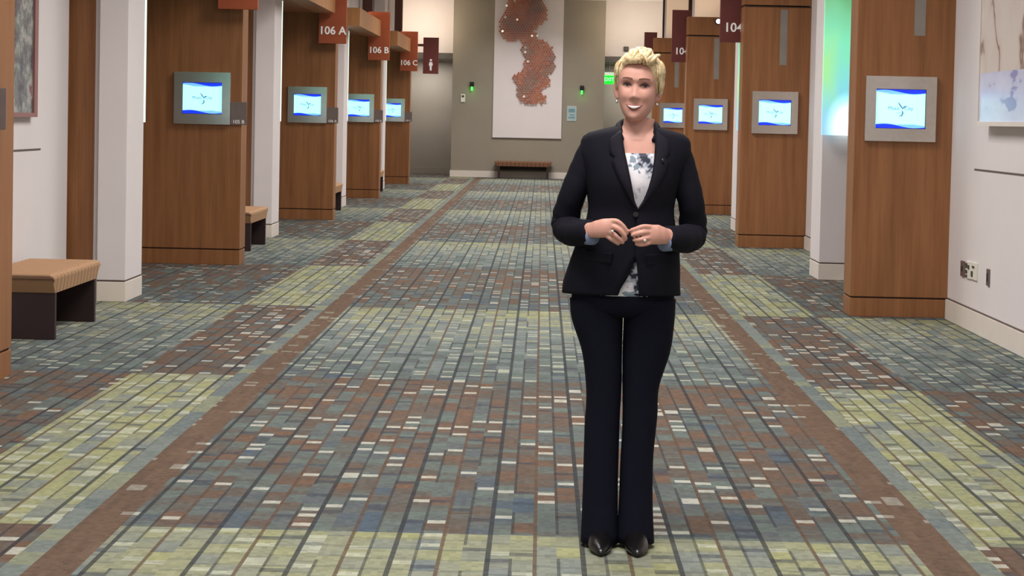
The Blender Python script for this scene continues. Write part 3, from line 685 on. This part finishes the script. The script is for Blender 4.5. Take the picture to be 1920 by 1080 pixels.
# head: rings from the chin to the crown (z above the chin, half width, front, back)
HEAD = [(-0.004, 0.014, 0.058, 0.000), (0.002, 0.026, 0.071, -0.004), (0.012, 0.037, 0.078, -0.012), (0.026, 0.047, 0.080, -0.028), (0.045, 0.0565, 0.080, -0.052), (0.070, 0.0635, 0.081, -0.080),
        (0.095, 0.0685, 0.081, -0.094), (0.118, 0.071, 0.079, -0.100), (0.140, 0.0725, 0.083, -0.103), (0.165, 0.072, 0.078, -0.102), (0.188, 0.064, 0.064, -0.092), (0.205, 0.047, 0.042, -0.070), (0.214, 0.026, 0.018, -0.042), (0.2165, 0.004, -0.006, -0.018)]
NA = 72
def head_rings(n=64):
    H = interp_rows(HEAD, n); rings = []
    for z, w_, f, b in H:
        ring = []
        for k in range(NA):
            a = 2 * PI * k / NA; s, c = math.sin(a), math.cos(a)
            x = 0.975 * w_ * math.copysign(abs(s) ** 0.86, s); mid = (f + b) / 2 * 0.25
            y = -(mid + (f - mid) * c ** 0.92) if c >= 0 else -(mid + (mid - b) * c)
            if c < 0: y = -mid + (mid - b) * (abs(c) ** 0.9)
            g = lambda cx, cz, sx, sz: math.exp(-((x - cx) / sx) ** 2 - ((z - cz) / sz) ** 2)
            if c > 0:
                d = 0.019 * g(0, 0.082, 0.0125, 0.0125) + 0.009 * g(0, 0.104, 0.0085, 0.020)            # nose
                d += 0.006 * (g(0.012, 0.077, 0.007, 0.007) + g(-0.012, 0.077, 0.007, 0.007))
                d -= 0.014 * (g(0.030, 0.119, 0.017, 0.012) + g(-0.030, 0.119, 0.017, 0.012))              # sockets
                d += 0.004 * (g(0.028, 0.139, 0.022, 0.008) + g(-0.028, 0.139, 0.022, 0.008))              # brow
                d += 0.006 * (g(0.040, 0.082, 0.017, 0.017) + g(-0.040, 0.082, 0.017, 0.017))              # smiling cheeks
                d -= 0.003 * (g(0.031, 0.056, 0.008, 0.016) + g(-0.031, 0.056, 0.008, 0.016))
                d += 0.004 * g(0, 0.046, 0.022, 0.013) + 0.005 * g(0, 0.010, 0.016, 0.012)                 # mouth, chin
                y -= d
            ring.append(Vector((x, y, z)))
        rings.append(ring)
    return rings
HR = head_rings()
yaw = Matrix.Rotation(math.radians(-9), 4, 'Z') @ Matrix.Rotation(math.radians(3), 4, 'Y')
HB = P(1192.5, 226, -0.05) + Vector((0, 0.04, 0)); HM = Matrix.Translation(HB) @ yaw
bmh = bmesh.new(); loft(bmh, HR); bmesh.ops.recalc_face_normals(bmh, faces=bmh.faces[:]); BV = BVHTree.FromBMesh(bmh)
def face_pt(x, z, off=0.0):
    h = BV.ray_cast(Vector((x, -0.4, z)), Vector((0, 1, 0)))
    return (h[0] + Vector((0, -off, 0))) if h[0] else Vector((x, -0.05, z))
body = bmesh.new()
loft(body, [[HM @ v for v in r] for r in HR])
for s in (-1, 1):   # ears
    pts = [HM @ Vector((s * x, y, z)) for x, y, z in ((0.066, 0.000, 0.070), (0.071, 0.006, 0.080), (0.075, 0.012, 0.100), (0.077, 0.016, 0.122), (0.072, 0.012, 0.133))]
    tube(body, pts, [0.006, 0.009, 0.011, 0.012, 0.006], 10)
def ell(cx, y0, hw, fr, bk, n=48, p=0.86):
    """horizontal ring given as local metres: centre x, z, half width, front and back depth"""
    out = []
    for k in range(n):
        a = 2 * PI * k / n; s, c = math.sin(a), math.cos(a)
        out.append(Vector((cx + hw * math.copysign(abs(s) ** p, s), -fr * abs(c) ** p if c > 0 else bk * abs(c) ** p, y0)))
    return out
SC = F / PD
def px_ring(py, cx, hw, fr, bk, n=48, p=0.86):
    c = P(cx, py); return ell(c.x, c.z, hw / SC, fr, bk, n, p)
TORSO = [(238, 1194, 36, 0.050, 0.066), (244, 1194, 60, 0.064, 0.080), (251, 1193, 86, 0.078, 0.090), (260, 1192, 98, 0.088, 0.097), (270, 1192, 101, 0.096, 0.100), (290, 1190, 102, 0.108, 0.104), (320, 1187, 92, 0.124, 0.104), (345, 1185, 86, 0.127, 0.100),
         (370, 1184, 81, 0.119, 0.095), (395, 1183, 78.5, 0.110, 0.092), (425, 1181, 84, 0.113, 0.100), (460, 1177, 94, 0.118, 0.112), (500, 1172, 101, 0.122, 0.122), (530, 1168, 105, 0.124, 0.126), (551, 1168, 106, 0.124, 0.127)]
T = interp_rows(TORSO, 46)
loft(body, [px_ring(r[0], r[1], r[2] * 0.86, r[3] - 0.03, r[4] - 0.022) for r in T])
# neck
nk = [(222, 1199, 29, 0.040, 0.058), (236, 1197, 29, 0.044, 0.058), (248, 1195, 32, 0.050, 0.062), (262, 1194, 46, 0.062, 0.066)]
loft(body, [px_ring(*r, p=1.0) for r in nk[::1]])
# arms: shoulder, elbow, wrist
ARMS = {}
ARMS['r'] = dict(sh=P(1113, 276, 0.0), el=P(1064, 424, 0.03), wr=P(1106, 431, -0.190))
ARMS['l'] = dict(sh=P(1277, 286, 0.0), el=P(1300, 436, 0.03), wr=P(1250, 442, -0.190))
for k, a in ARMS.items():
    tube(body, spline([a['sh'], a['sh'].lerp(a['el'], 0.5), a['el']], 10), [0.034] * 5 + [0.030] * 5, 14)
    tube(body, spline([a['el'], a['el'].lerp(a['wr'], 0.5), a['wr']], 10), [0.028, 0.028, 0.029, 0.029, 0.029, 0.028, 0.027, 0.026, 0.025, 0.025], 14, flat=1.0)
def finger(pts, r0, r1):
    n = 10; sp = spline(pts, n); tube(body, sp, [r0 + (r1 - r0) * i / (n - 1) for i in range(n - 1)] + [r1 * 0.55], 10)
# her right hand (left in the picture): back of the hand to the camera, fingers bent down to the right
def palm(pts, widths, thick):
    rings = []
    for (c, u), wd, th in zip(pts, widths, thick):
        u = Vector(u).normalized(); n_ = Vector((0.0, -1, 0.0))
        rings.append([c + u * math.cos(a) * wd + n_ * math.sin(a) * th for a in [2 * PI * j / 16 for j in range(16)]])
    loft(body, rings)
palm([(P(1101, 432, -0.180), (0.1, 0, 1)), (P(1113, 430, -0.203), (0.08, 0, 1)), (P(1128, 428, -0.218), (0.1, 0, 1)), (P(1143, 427, -0.224), (0.25, 0, 1)), (P(1151, 429, -0.222), (0.35, 0, 1))], [0.024, 0.029, 0.033, 0.034, 0.026], [0.019, 0.019, 0.018, 0.015, 0.011])
finger([P(1144, 415, -0.224), P(1157, 415, -0.232), P(1170, 426, -0.230), P(1178, 440, -0.222)], 0.0098, 0.0072)
finger([P(1143, 423, -0.226), P(1157, 428, -0.236), P(1168, 439, -0.232), P(1175, 451, -0.222)], 0.0098, 0.0074)
finger([P(1139, 432, -0.226), P(1152, 440, -0.234), P(1162, 449, -0.229), P(1170, 457, -0.220)], 0.0092, 0.0070)
finger([P(1134, 439, -0.222), P(1145, 448, -0.228), P(1154, 454, -0.223), P(1162, 459, -0.216)], 0.0082, 0.0062)
finger([P(1118, 419, -0.196), P(1140, 418, -0.184), P(1160, 430, -0.188), P(1176, 437, -0.200)], 0.0115, 0.0080)
# her left hand (right in the picture)
palm([(P(1256, 443, -0.180), (-0.1, 0, 1)), (P(1246, 442, -0.203), (-0.08, 0, 1)), (P(1234, 440, -0.216), (0.0, 0, 1)), (P(1221, 440, -0.222), (0.05, 0, 1)), (P(1213, 441, -0.222), (0.05, 0, 1))], [0.024, 0.030, 0.034, 0.034, 0.027], [0.019, 0.019, 0.018, 0.015, 0.011])
finger([P(1220, 426, -0.224), P(1206, 425, -0.234), P(1193, 429, -0.234), P(1180, 433, -0.228)], 0.0098, 0.0072)
finger([P(1219, 435, -0.226), P(1205, 436, -0.238), P(1193, 439, -0.238), P(1183, 442, -0.230)], 0.0098, 0.0072)
finger([P(1219, 445, -0.226), P(1206, 448, -0.238), P(1196, 450, -0.236), P(1186, 450, -0.226)], 0.0096, 0.0070)
finger([P(1221, 454, -0.222), P(1209, 458, -0.232), P(1199, 459, -0.230), P(1190, 457, -0.220)], 0.0084, 0.0062)
finger([P(1238, 428, -0.196), P(1216, 427, -0.182), P(1198, 434, -0.186), P(1182, 437, -0.200)], 0.0115, 0.0080)
# legs and feet inside the trousers and shoes
LEGL = [(560, 1118, 50, 0.095, 0.105), (600, 1120, 48, 0.09, 0.10), (658, 1128.5, 38, 0.082, 0.086), (724, 1132, 33.5, 0.070, 0.074), (768, 1130.5, 32.5, 0.064, 0.072), (792, 1129, 33, 0.062, 0.074), (860, 1127, 33, 0.060, 0.078), (940, 1125, 33.5, 0.062, 0.078), (1015, 1124, 36, 0.075, 0.082)]
LEGR = [(560, 1218, 49, 0.095, 0.105), (600, 1217, 48, 0.09, 0.10), (658, 1212, 45, 0.082, 0.086), (724, 1201.5, 34.5, 0.070, 0.074), (777, 1200, 33, 0.064, 0.072), (820, 1197, 31.5, 0.062, 0.074), (860, 1194, 31, 0.060, 0.078), (940, 1192, 32, 0.062, 0.078), (1015, 1191, 36, 0.075, 0.082)]
for LG in (LEGL, LEGR):
    loft(body, [px_ring(r[0], r[1], max(r[2] - 12, 14), r[3] - 0.02, r[4] - 0.025, 20) for r in interp_rows(LG, 16)])
    c = P(LG[-1][1], 1000); tube(body, [Vector((c.x, 0.035, 0.09)), Vector((c.x, 0.0, 0.07)), Vector((c.x, -0.09, 0.035)), Vector((c.x, -0.14, 0.028))], [0.022, 0.022, 0.016, 0.010], 12)
bmesh.ops.recalc_face_normals(body, faces=body.faces[:])
tmp = bpy.data.objects.new('person', to_mesh('person', body)); COL.objects.link(tmp)
rm = tmp.modifiers.new('skin', 'REMESH'); rm.mode = 'VOXEL'; rm.voxel_size = 0.0032
sm = tmp.modifiers.new('soft', 'SMOOTH'); sm.factor = 0.5; sm.iterations = 3
me = bpy.data.meshes.new_from_object(tmp.evaluated_get(bpy.context.evaluated_depsgraph_get()))
old = tmp.data; tmp.modifiers.clear(); tmp.data = me; bpy.data.meshes.remove(old)
me.materials.clear(); me.materials.append(M['skin'])
for p_ in me.polygons: p_.use_smooth = True
person = tmp; person.location = (OX, PD, 0)
tag(person, 'person in a black trouser suit and floral blouse standing with fingertips together', 'person')

# --- face details
def patch(name, top, bot, n, off, m_, thick=0.0015, rows=5, label=None):
    """a patch lying on the face between two curves x->z"""
    bm = bmesh.new(); front = []
    for j in range(rows):
        v = j / (rows - 1); r = []
        for k in range(n):
            u = k / (n - 1); a = top(u); b = bot(u); x = a[0] + (b[0] - a[0]) * v; z = a[1] + (b[1] - a[1]) * v
            r.append(bm.verts.new(HM @ face_pt(x, z, off * (0.35 + 0.65 * math.sin(PI * min(max(u, 0.03), 0.97)) * math.sin(PI * (0.15 + 0.7 * v))))))
        front.append(r)
    for a, b in zip(front[:-1], front[1:]):
        for k in range(n - 1): bm.faces.new((a[k], a[k + 1], b[k + 1], b[k]))
    g = bmesh.ops.extrude_face_region(bm, geom=bm.faces[:])
    bmesh.ops.translate(bm, vec=(0, thick + 0.002, 0), verts=[e for e in g['geom'] if isinstance(e, bmesh.types.BMVert)])
    return obj(name, bm, m_, person, True, label=label)
MW = 0.0285
def mouth(zc, sag, wid=1.0): return lambda u: ((2 * u - 1) * MW * wid, zc - sag * math.cos(PI * (u - 0.5)) ** 1.0)
lip = patch('lips', mouth(0.0535, -0.0035 + 0.004), mouth(0.0535, 0.0195), 21, 0.0035, M['lips'], label='pink smiling lips')
o = patch('teeth', mouth(0.0518, 0.0030, 0.82), mouth(0.0515, 0.0118, 0.82), 17, 0.0052, M['teeth'], label='white upper teeth'); 
for s in (-1, 1):
    c = HM @ Vector((s * 0.030, -0.0615, 0.1185)); c = HM @ (face_pt(s * 0.030, 0.1185) + Vector((0, 0.0085, 0)))
    bm = bmesh.new(); bmesh.ops.create_uvsphere(bm, u_segments=20, v_segments=14, radius=0.0115, matrix=Matrix.Translation(c)); e = obj('eye', bm, M['eye_w'], person, True)
    bm = bmesh.new(); bmesh.ops.create_uvsphere(bm, u_segments=16, v_segments=10, radius=0.0072, matrix=Matrix.Translation(c + Vector((0.0002, -0.0062, 0.0004)))); obj('iris', bm, M['iris'], e, True)
    cx = s * 0.030
    f = lambda h, dz=0.0: (lambda u: (cx + (u - 0.5) * 0.036, 0.1185 + dz + h * math.sin(PI * u) + s * (u - 0.5) * 0.002))
    patch('upper_eyelid', f(0.0125), f(0.0035), 13, 0.0035, M['lid'], label='upper eyelid darkened for socket shade')
    patch('eyelash', f(0.0062), f(0.0026), 13, 0.0056, M['lash'])
    patch('lower_eyelid', f(-0.0040), f(-0.0075, -0.001), 13, 0.0018, M['skin'])
    fb = lambda dz: (lambda u: (s * (0.011 + 0.036 * u), 0.1365 + 0.0075 * math.sin(PI * (0.15 + 0.62 * u)) + dz * (1 - 0.55 * u)))
    patch('eyebrow', fb(0.0036), fb(-0.0028), 13, 0.0022, M['brow'])
    bm = bmesh.new(); bmesh.ops.create_uvsphere(bm, u_segments=12, v_segments=8, radius=0.0055, matrix=Matrix.Translation(HM @ Vector((s * 0.069, 0.0, 0.060)))); obj('earring', bm, M['silver'], person, True, label='small silver earring')
# nostrils
for s in (-1, 1):
    pass
# --- hair: a cap over the skull with many short swept locks
def hairline(a):
    """lowest z of the hair above the chin by angle from the front"""
    s_ = 1 if a > 0 else -1; a = abs(a)
    pts = [(0, 0.203), (0.35, 0.202), (0.6, 0.190), (0.8, 0.166), (1.0, 0.142), (1.2, 0.116), (1.4, 0.098), (1.6, 0.108), (1.8, 0.112), (2.1, 0.075), (PI, 0.045)]
    return float(np.interp(a, [p[0] for p in pts], [p[1] for p in pts])) - (0.006 if s_ > 0 and a < 1.6 else 0)
def skull(a, z):
    H = interp_z(z); w_, f, b = H; s, c = math.sin(a), math.cos(a)
    x = w_ * math.copysign(abs(s) ** 0.9, s); mid = (f + b) / 2 * 0.25
    y = -(mid + (f - mid) * c) if c >= 0 else -mid + (mid - b) * abs(c)
    return Vector((x, y, z))
HZ = interp_rows(HEAD, 120)
def interp_z(z): return [float(np.interp(z, HZ[:, 0], HZ[:, k])) for k in (1, 2, 3)]
CEN = Vector((0, 0.01, 0.125))
def hair_off(a, z):
    top = max(0.0, (z - 0.15) / 0.066); return 0.003 + 0.018 * min(top, 1) ** 0.8 + (0.003 if a > 0 else 0.0)
hb = bmesh.new(); rings = []
for j in range(22):
    r = []
    for k in range(56):
        a = 2 * PI * k / 56; a = a - 2 * PI if a > PI else a
        zl = hairline(a); z = zl + (0.2162 - zl) * (j / 21) ** 0.8
        p_ = skull(a, z); n_ = (p_ - CEN).normalized()
        q = p_ + n_ * ((hair_off(a, z) * min(1, 0.15 + j / 4)) + 0.006 * noise.noise(p_ * 45) * min(1, j / 3))
        r.append(HM @ q)
    rings.append(r)
loft(hb, rings)
rng = random.Random(3)
def lock(a, z, da, dz, L, lift, r):
    pts = []
    n = 6
    for i in range(n):
        t = i / (n - 1); aa = a + da * t; zz = min(z + dz * t, 0.2155); p_ = skull(aa, zz); n_ = (p_ - CEN).normalized()
        pts.append(HM @ (p_ + n_ * (hair_off(aa, zz) * 0.85 + lift * math.sin(PI * min(1, t * 0.9 + 0.05)) + 0.002)))
    tube(hb, pts, [r * 0.6, r, r * 1.05, r, r * 0.75, r * 0.2], 6, flat=0.7)
for i in range(200):   # sides and back, combed down and back
    a = rng.choice((-1, 1)) * rng.uniform(0.85, 3.1); zl = hairline(a); z = rng.uniform(zl + 0.03, 0.195)
    dz = -rng.uniform(0.03, 0.06); dz = max(dz, zl - z - 0.006)
    lock(a, z, math.copysign(rng.uniform(0.1, 0.45), a), dz, 0, rng.uniform(0.0, 0.004) + (0.002 if a > 0 else 0), rng.uniform(0.003, 0.0058))
def crown(x, y, lift=0.0):
    """point of the hair top over the skull at head x,y (y to the front is negative)"""
    return Vector((x, y, 0.240 - 9.5 * (x - 0.004) ** 2 - (2.2 if y > 0 else 3.6) * (y - 0.0) ** 2 + lift))
for i in range(120):    # top: tousled, swept up and over to the picture's right
    y = rng.uniform(-0.066, 0.05); x0 = rng.uniform(-0.050, 0.018); ln = rng.uniform(0.022, 0.042); lift = rng.uniform(0.0, 0.016); tw = rng.uniform(-0.03, 0.015)
    pts = []
    for k in range(7):
        t = k / 6; pts.append(HM @ crown(x0 + ln * t, y + tw * t, lift * math.sin(PI * t) - 0.005 * (1 - t) - 0.006 * t * t))
    r = rng.uniform(0.0042, 0.0078)
    tube(hb, pts, [r * 0.4, r * 0.9, r * 1.1, r * 1.1, r, r * 0.7, r * 0.2], 7, flat=0.8)
for i in range(52):    # fringe rolled up off the forehead in loose curls
    x0 = -0.050 + 0.094 * (i + rng.uniform(0, 1)) / 52; r = rng.uniform(0.0045, 0.0075); h = rng.uniform(0.012, 0.026)
    zb = 0.199 + rng.uniform(-0.005, 0.006) - 5.5 * (x0 + 0.002) ** 2
    yb = -math.sqrt(max(0.0004, 0.0052 - 0.9 * x0 * x0)); sw = rng.uniform(0.008, 0.030)
    pts = [Vector((x0, yb + 0.016, zb)), Vector((x0 + sw * 0.2, yb - 0.006, zb + h * 0.3)), Vector((x0 + sw * 0.5, yb - 0.010, zb + h)), Vector((x0 + sw * 0.85, yb + 0.004, zb + h * 1.5)), Vector((x0 + sw * 1.1, yb + 0.024, zb + h * 1.55))]
    tube(hb, spline([HM @ p_ for p_ in pts], 8), [r * 0.4, r * 0.8, r * 1.1, r * 1.15, r * 1.05, r * 0.9, r * 0.7, r * 0.3], 7)
obj('hair', hb, M['hair'], person, True, label='short tousled blond hair')

# --- blouse, jacket, trousers
bl = bmesh.new()
loft(bl, [px_ring(r[0], r[1], r[2] * 0.915, r[3] - 0.016, r[4] - 0.014) for r in T if r[0] > 281])
obj('blouse', bl, M['blouse'], person, True, label='white blouse with dark blue floral print')
VL = [(236, 1164), (262, 1166), (288, 1170), (331, 1179), (374, 1187), (387, 1193), (393, 1197), (476, 1195), (484, 1188), (500, 1180), (517, 1173), (536, 1161), (551, 1156)]
VR = [(236, 1227), (262, 1226), (291, 1224), (322, 1220), (352, 1212), (374, 1203), (387, 1194), (393, 1191), (476, 1188), (484, 1190), (500, 1192), (517, 1193), (540, 1194), (551, 1194)]
jk = bmesh.new(); rings = []; NJ = 60; EDGE = []
for r in T:
    py, cx, hw, fr, bk = r
    xl = np.interp(py, [v[0] for v in VL], [v[1] for v in VL]); xr = np.interp(py, [v[0] for v in VR], [v[1] for v in VR])
    inv = lambda v: math.asin(max(-0.98, min(0.98, math.copysign(abs(v) ** (1 / 0.86), v))))
    a0 = inv((xr - cx) / hw); a1 = inv((xl - cx) / hw) + 2 * PI
    c = P(cx, py); ring = []
    lift = 0.006 if py > 389 else 0.0
    for k in range(NJ):
        a = a0 + (a1 - a0) * k / (NJ - 1); s, co = math.sin(a), math.cos(a)
        ov = 0.007 * math.exp(-(k / 4.0) ** 2)          # the picture-right front overlaps
        flare = 0.0 if py < 440 else 0.012 * ((py - 440) / 110) * max(0.0, math.sin(3 * a)) ** 2
        ring.append(Vector((c.x + (hw / SC + flare) * math.copysign(abs(s) ** 0.86, s), (-(fr + ov + 0.004) * abs(co) ** 0.86 if co > 0 else (bk + 0.004) * abs(co) ** 0.86), c.z + (0.004 * math.cos(a) if py > 545 else 0))))
    rings.append(ring); EDGE.append((ring[0], ring[-1], py))
loft(jk, rings, cap=False, close=False)
jacket = obj('jacket', jk, M['suit'], person, True, label='fitted black suit jacket')
so = jacket.modifiers.new('cloth', 'SOLIDIFY'); so.thickness = 0.008; so.offset = 0
# sleeves
for k, a in ARMS.items():
    s = -1 if k == 'r' else 1
    sl = bmesh.new(); sh = a['sh'] + Vector((0.0, 0, 0.004)); el, wr = a['el'], a['wr']
    out = Vector((s * 0.006, 0, 0))
    if s < 0: path = [P(1124, 270), P(1111, 287), P(1092, 325), P(1072, 368), P(1061, 410, 0.03), P(1065, 430, 0.0), P(1084, 436, -0.10), P(1110, 434, -0.183)]
    else: path = [P(1262, 279), P(1271, 297), P(1283, 335), P(1296, 380), P(1299, 424, 0.03), P(1295, 444, 0.0), P(1275, 448, -0.10), P(1247, 446, -0.183)]
    rad = [0.044, 0.053, 0.050, 0.0445, 0.049, 0.051, 0.047, 0.040]
    pts = spline(path, 40); rr = [float(np.interp(i / 39 * 7, range(8), rad)) + 0.0022 * math.sin(i * 1.9) * (1 if 18 < i < 34 else 0.3) for i in range(40)]
    tube(sl, pts, rr, 22)
    obj('sleeve', sl, M['suit'], jacket, True, label='black sleeve')
    d = (pts[-1] - pts[-3]).normalized(); cf = bmesh.new()
    tube(cf, [pts[-1] - d * 0.03 + Vector((0, 0, -0.016)), pts[-1] + d * 0.006 + Vector((0, 0, -0.019))], [0.028, 0.027], 20)
    obj('cuff', cf, M['cuff'], jacket, True, label='pale blue turned cuff')
# lapels and collar following the opening
def lapel(side):
    bm = bmesh.new(); E_ = [(e[0] if side > 0 else e[1], e[2]) for e in EDGE if 240 <= e[2] <= 392]
    n = len(E_); rows = []
    for i, (p_, py) in enumerate(E_):
        u = i / (n - 1)
        wd = (0.030 + 0.030 * math.sin(PI * min(1, u * 1.15)) ** 0.8) * (1 - u) ** 0.45 + 0.004
        wd *= min(1.0, 0.25 + u * 7)
        if 0.30 < u < 0.36: wd *= 0.72
        r = []
        for j in range(5):
            v = j / 4; x = p_.x + side * wd * v
            c = P(np.interp(py, T[:, 0], T[:, 1]), py); hw = np.interp(py, T[:, 0], T[:, 2]) / SC; fr = np.interp(py, T[:, 0], T[:, 3])
            sx = min(0.97, abs((x - c.x) / hw)) ** (1 / 0.86); y = -(fr + 0.004) * math.sqrt(1 - sx * sx) ** 0.86
            r.append(bm.verts.new((x, min(y, p_.y + 0.03) - 0.010 - 0.004 * math.sin(PI * v), p_.z)))
        rows.append(r)
    for a, b in zip(rows[:-1], rows[1:]):
        for j in range(4): bm.faces.new((a[j], a[j + 1], b[j + 1], b[j]))
    o = obj('lapel', bm, M['lapel'], jacket, True, label='notched black lapel'); sd = o.modifiers.new('cloth', 'SOLIDIFY'); sd.thickness = 0.005
lapel(1); lapel(-1)
cb = bmesh.new()
cp = [P(1166, 262, -0.066), P(1160, 246, -0.03), P(1162, 236, 0.02), P(1178, 230, 0.062), P(1196, 229, 0.072), P(1214, 231, 0.062), P(1229, 238, 0.02), P(1232, 248, -0.03), P(1226, 264, -0.066)]
tube(cb, spline(cp, 30), [0.008] * 3 + [0.013] * 24 + [0.008] * 3, 10, flat=1.5)
obj('collar', cb, M['lapel'], jacket, True, label='black jacket collar')
bm = bmesh.new(); cyl(bm, P(1192, 402, -0.128), 0.009, 0.006, 'y', 16); obj('button', bm, M['black'], jacket)
bm = bmesh.new(); tube(bm, [P(1242, 298, -0.122), P(1243, 305, -0.122)], 0.005, 10); obj('lapel_microphone', bm, M['black'], jacket, True, label='tiny black clip-on microphone')
for s, (cx, cy) in ((-1, (1120, 478)), (1, (1232, 482))):
    pc = P(cx, cy); pr = np.interp(cy, T[:, 0], T[:, 3]); sx = abs((cx - np.interp(cy, T[:, 0], T[:, 1])) / np.interp(cy, T[:, 0], T[:, 2])) ** (1 / 0.86)
    y = -(pr + 0.004) * math.sqrt(1 - sx * sx) ** 0.86
    bm = bx(-0.05, 0.05, -0.004, 0.012, -0.018, 0.018, bevel=0.003); bm.transform(Matrix.Translation((pc.x, y - 0.004, pc.z)) @ Matrix.Rotation(s * 0.45, 4, 'Z') @ Matrix.Rotation(-s * 0.06, 4, 'Y'))
    obj('pocket_flap', bm, M['suit'], jacket)
tr = bmesh.new()
for LG in (LEGL, LEGR):
    G = interp_rows(LG, 36)
    loft(tr, [px_ring(r[0], r[1], r[2], r[3], r[4], 32, 0.9) for r in G])
loft(tr, [px_ring(py, cx, hw, fr, bk, 40, 0.82) for py, cx, hw, fr, bk in ((500, 1172, 84, 0.085, 0.10), (528, 1170, 92, 0.094, 0.112), (546, 1168, 96, 0.108, 0.118), (575, 1168, 97.5, 0.104, 0.114), (592, 1168, 90, 0.08, 0.09))])
obj('trousers', tr, M['trouser'], person, True, label='straight black trousers')
for LG in (LEGL, LEGR):
    c = P(LG[-1][1], 1000); bm = bmesh.new(); rows = []
    for y, w_, h0, h1 in ((0.075, 0.022, 0.035, 0.085), (0.05, 0.032, 0.03, 0.095), (0.0, 0.033, 0.022, 0.085), (-0.06, 0.038, 0.004, 0.068), (-0.11, 0.041, 0.0, 0.052), (-0.15, 0.034, 0.0, 0.042), (-0.185, 0.018, 0.0, 0.03), (-0.205, 0.006, 0.004, 0.02)):
        rows.append([Vector((c.x + w_ * math.cos(a), y, (h0 + h1) / 2 + (h1 - h0) / 2 * math.sin(a))) for a in [2 * PI * j / 20 for j in range(20)]])
    loft(bm, rows); sh = obj('shoe', bm, M['shoe'], person, True, label='black leather shoe')
    hl = bmesh.new(); tube(hl, [(c.x, 0.05, 0.0), (c.x, 0.05, 0.045)], [0.018, 0.026], 14); obj('heel', hl, M['shoe'], sh, True)
for q, r in ((P(1148, 434, -0.245), 0.0058), (P(1209, 451, -0.248), 0.0062)):
    bm = bmesh.new(); bmesh.ops.create_icosphere(bm, subdivisions=2, radius=r, matrix=Matrix.Translation(q)); obj('ring', bm, M['silver'], person, True, label='sparkling silver ring')
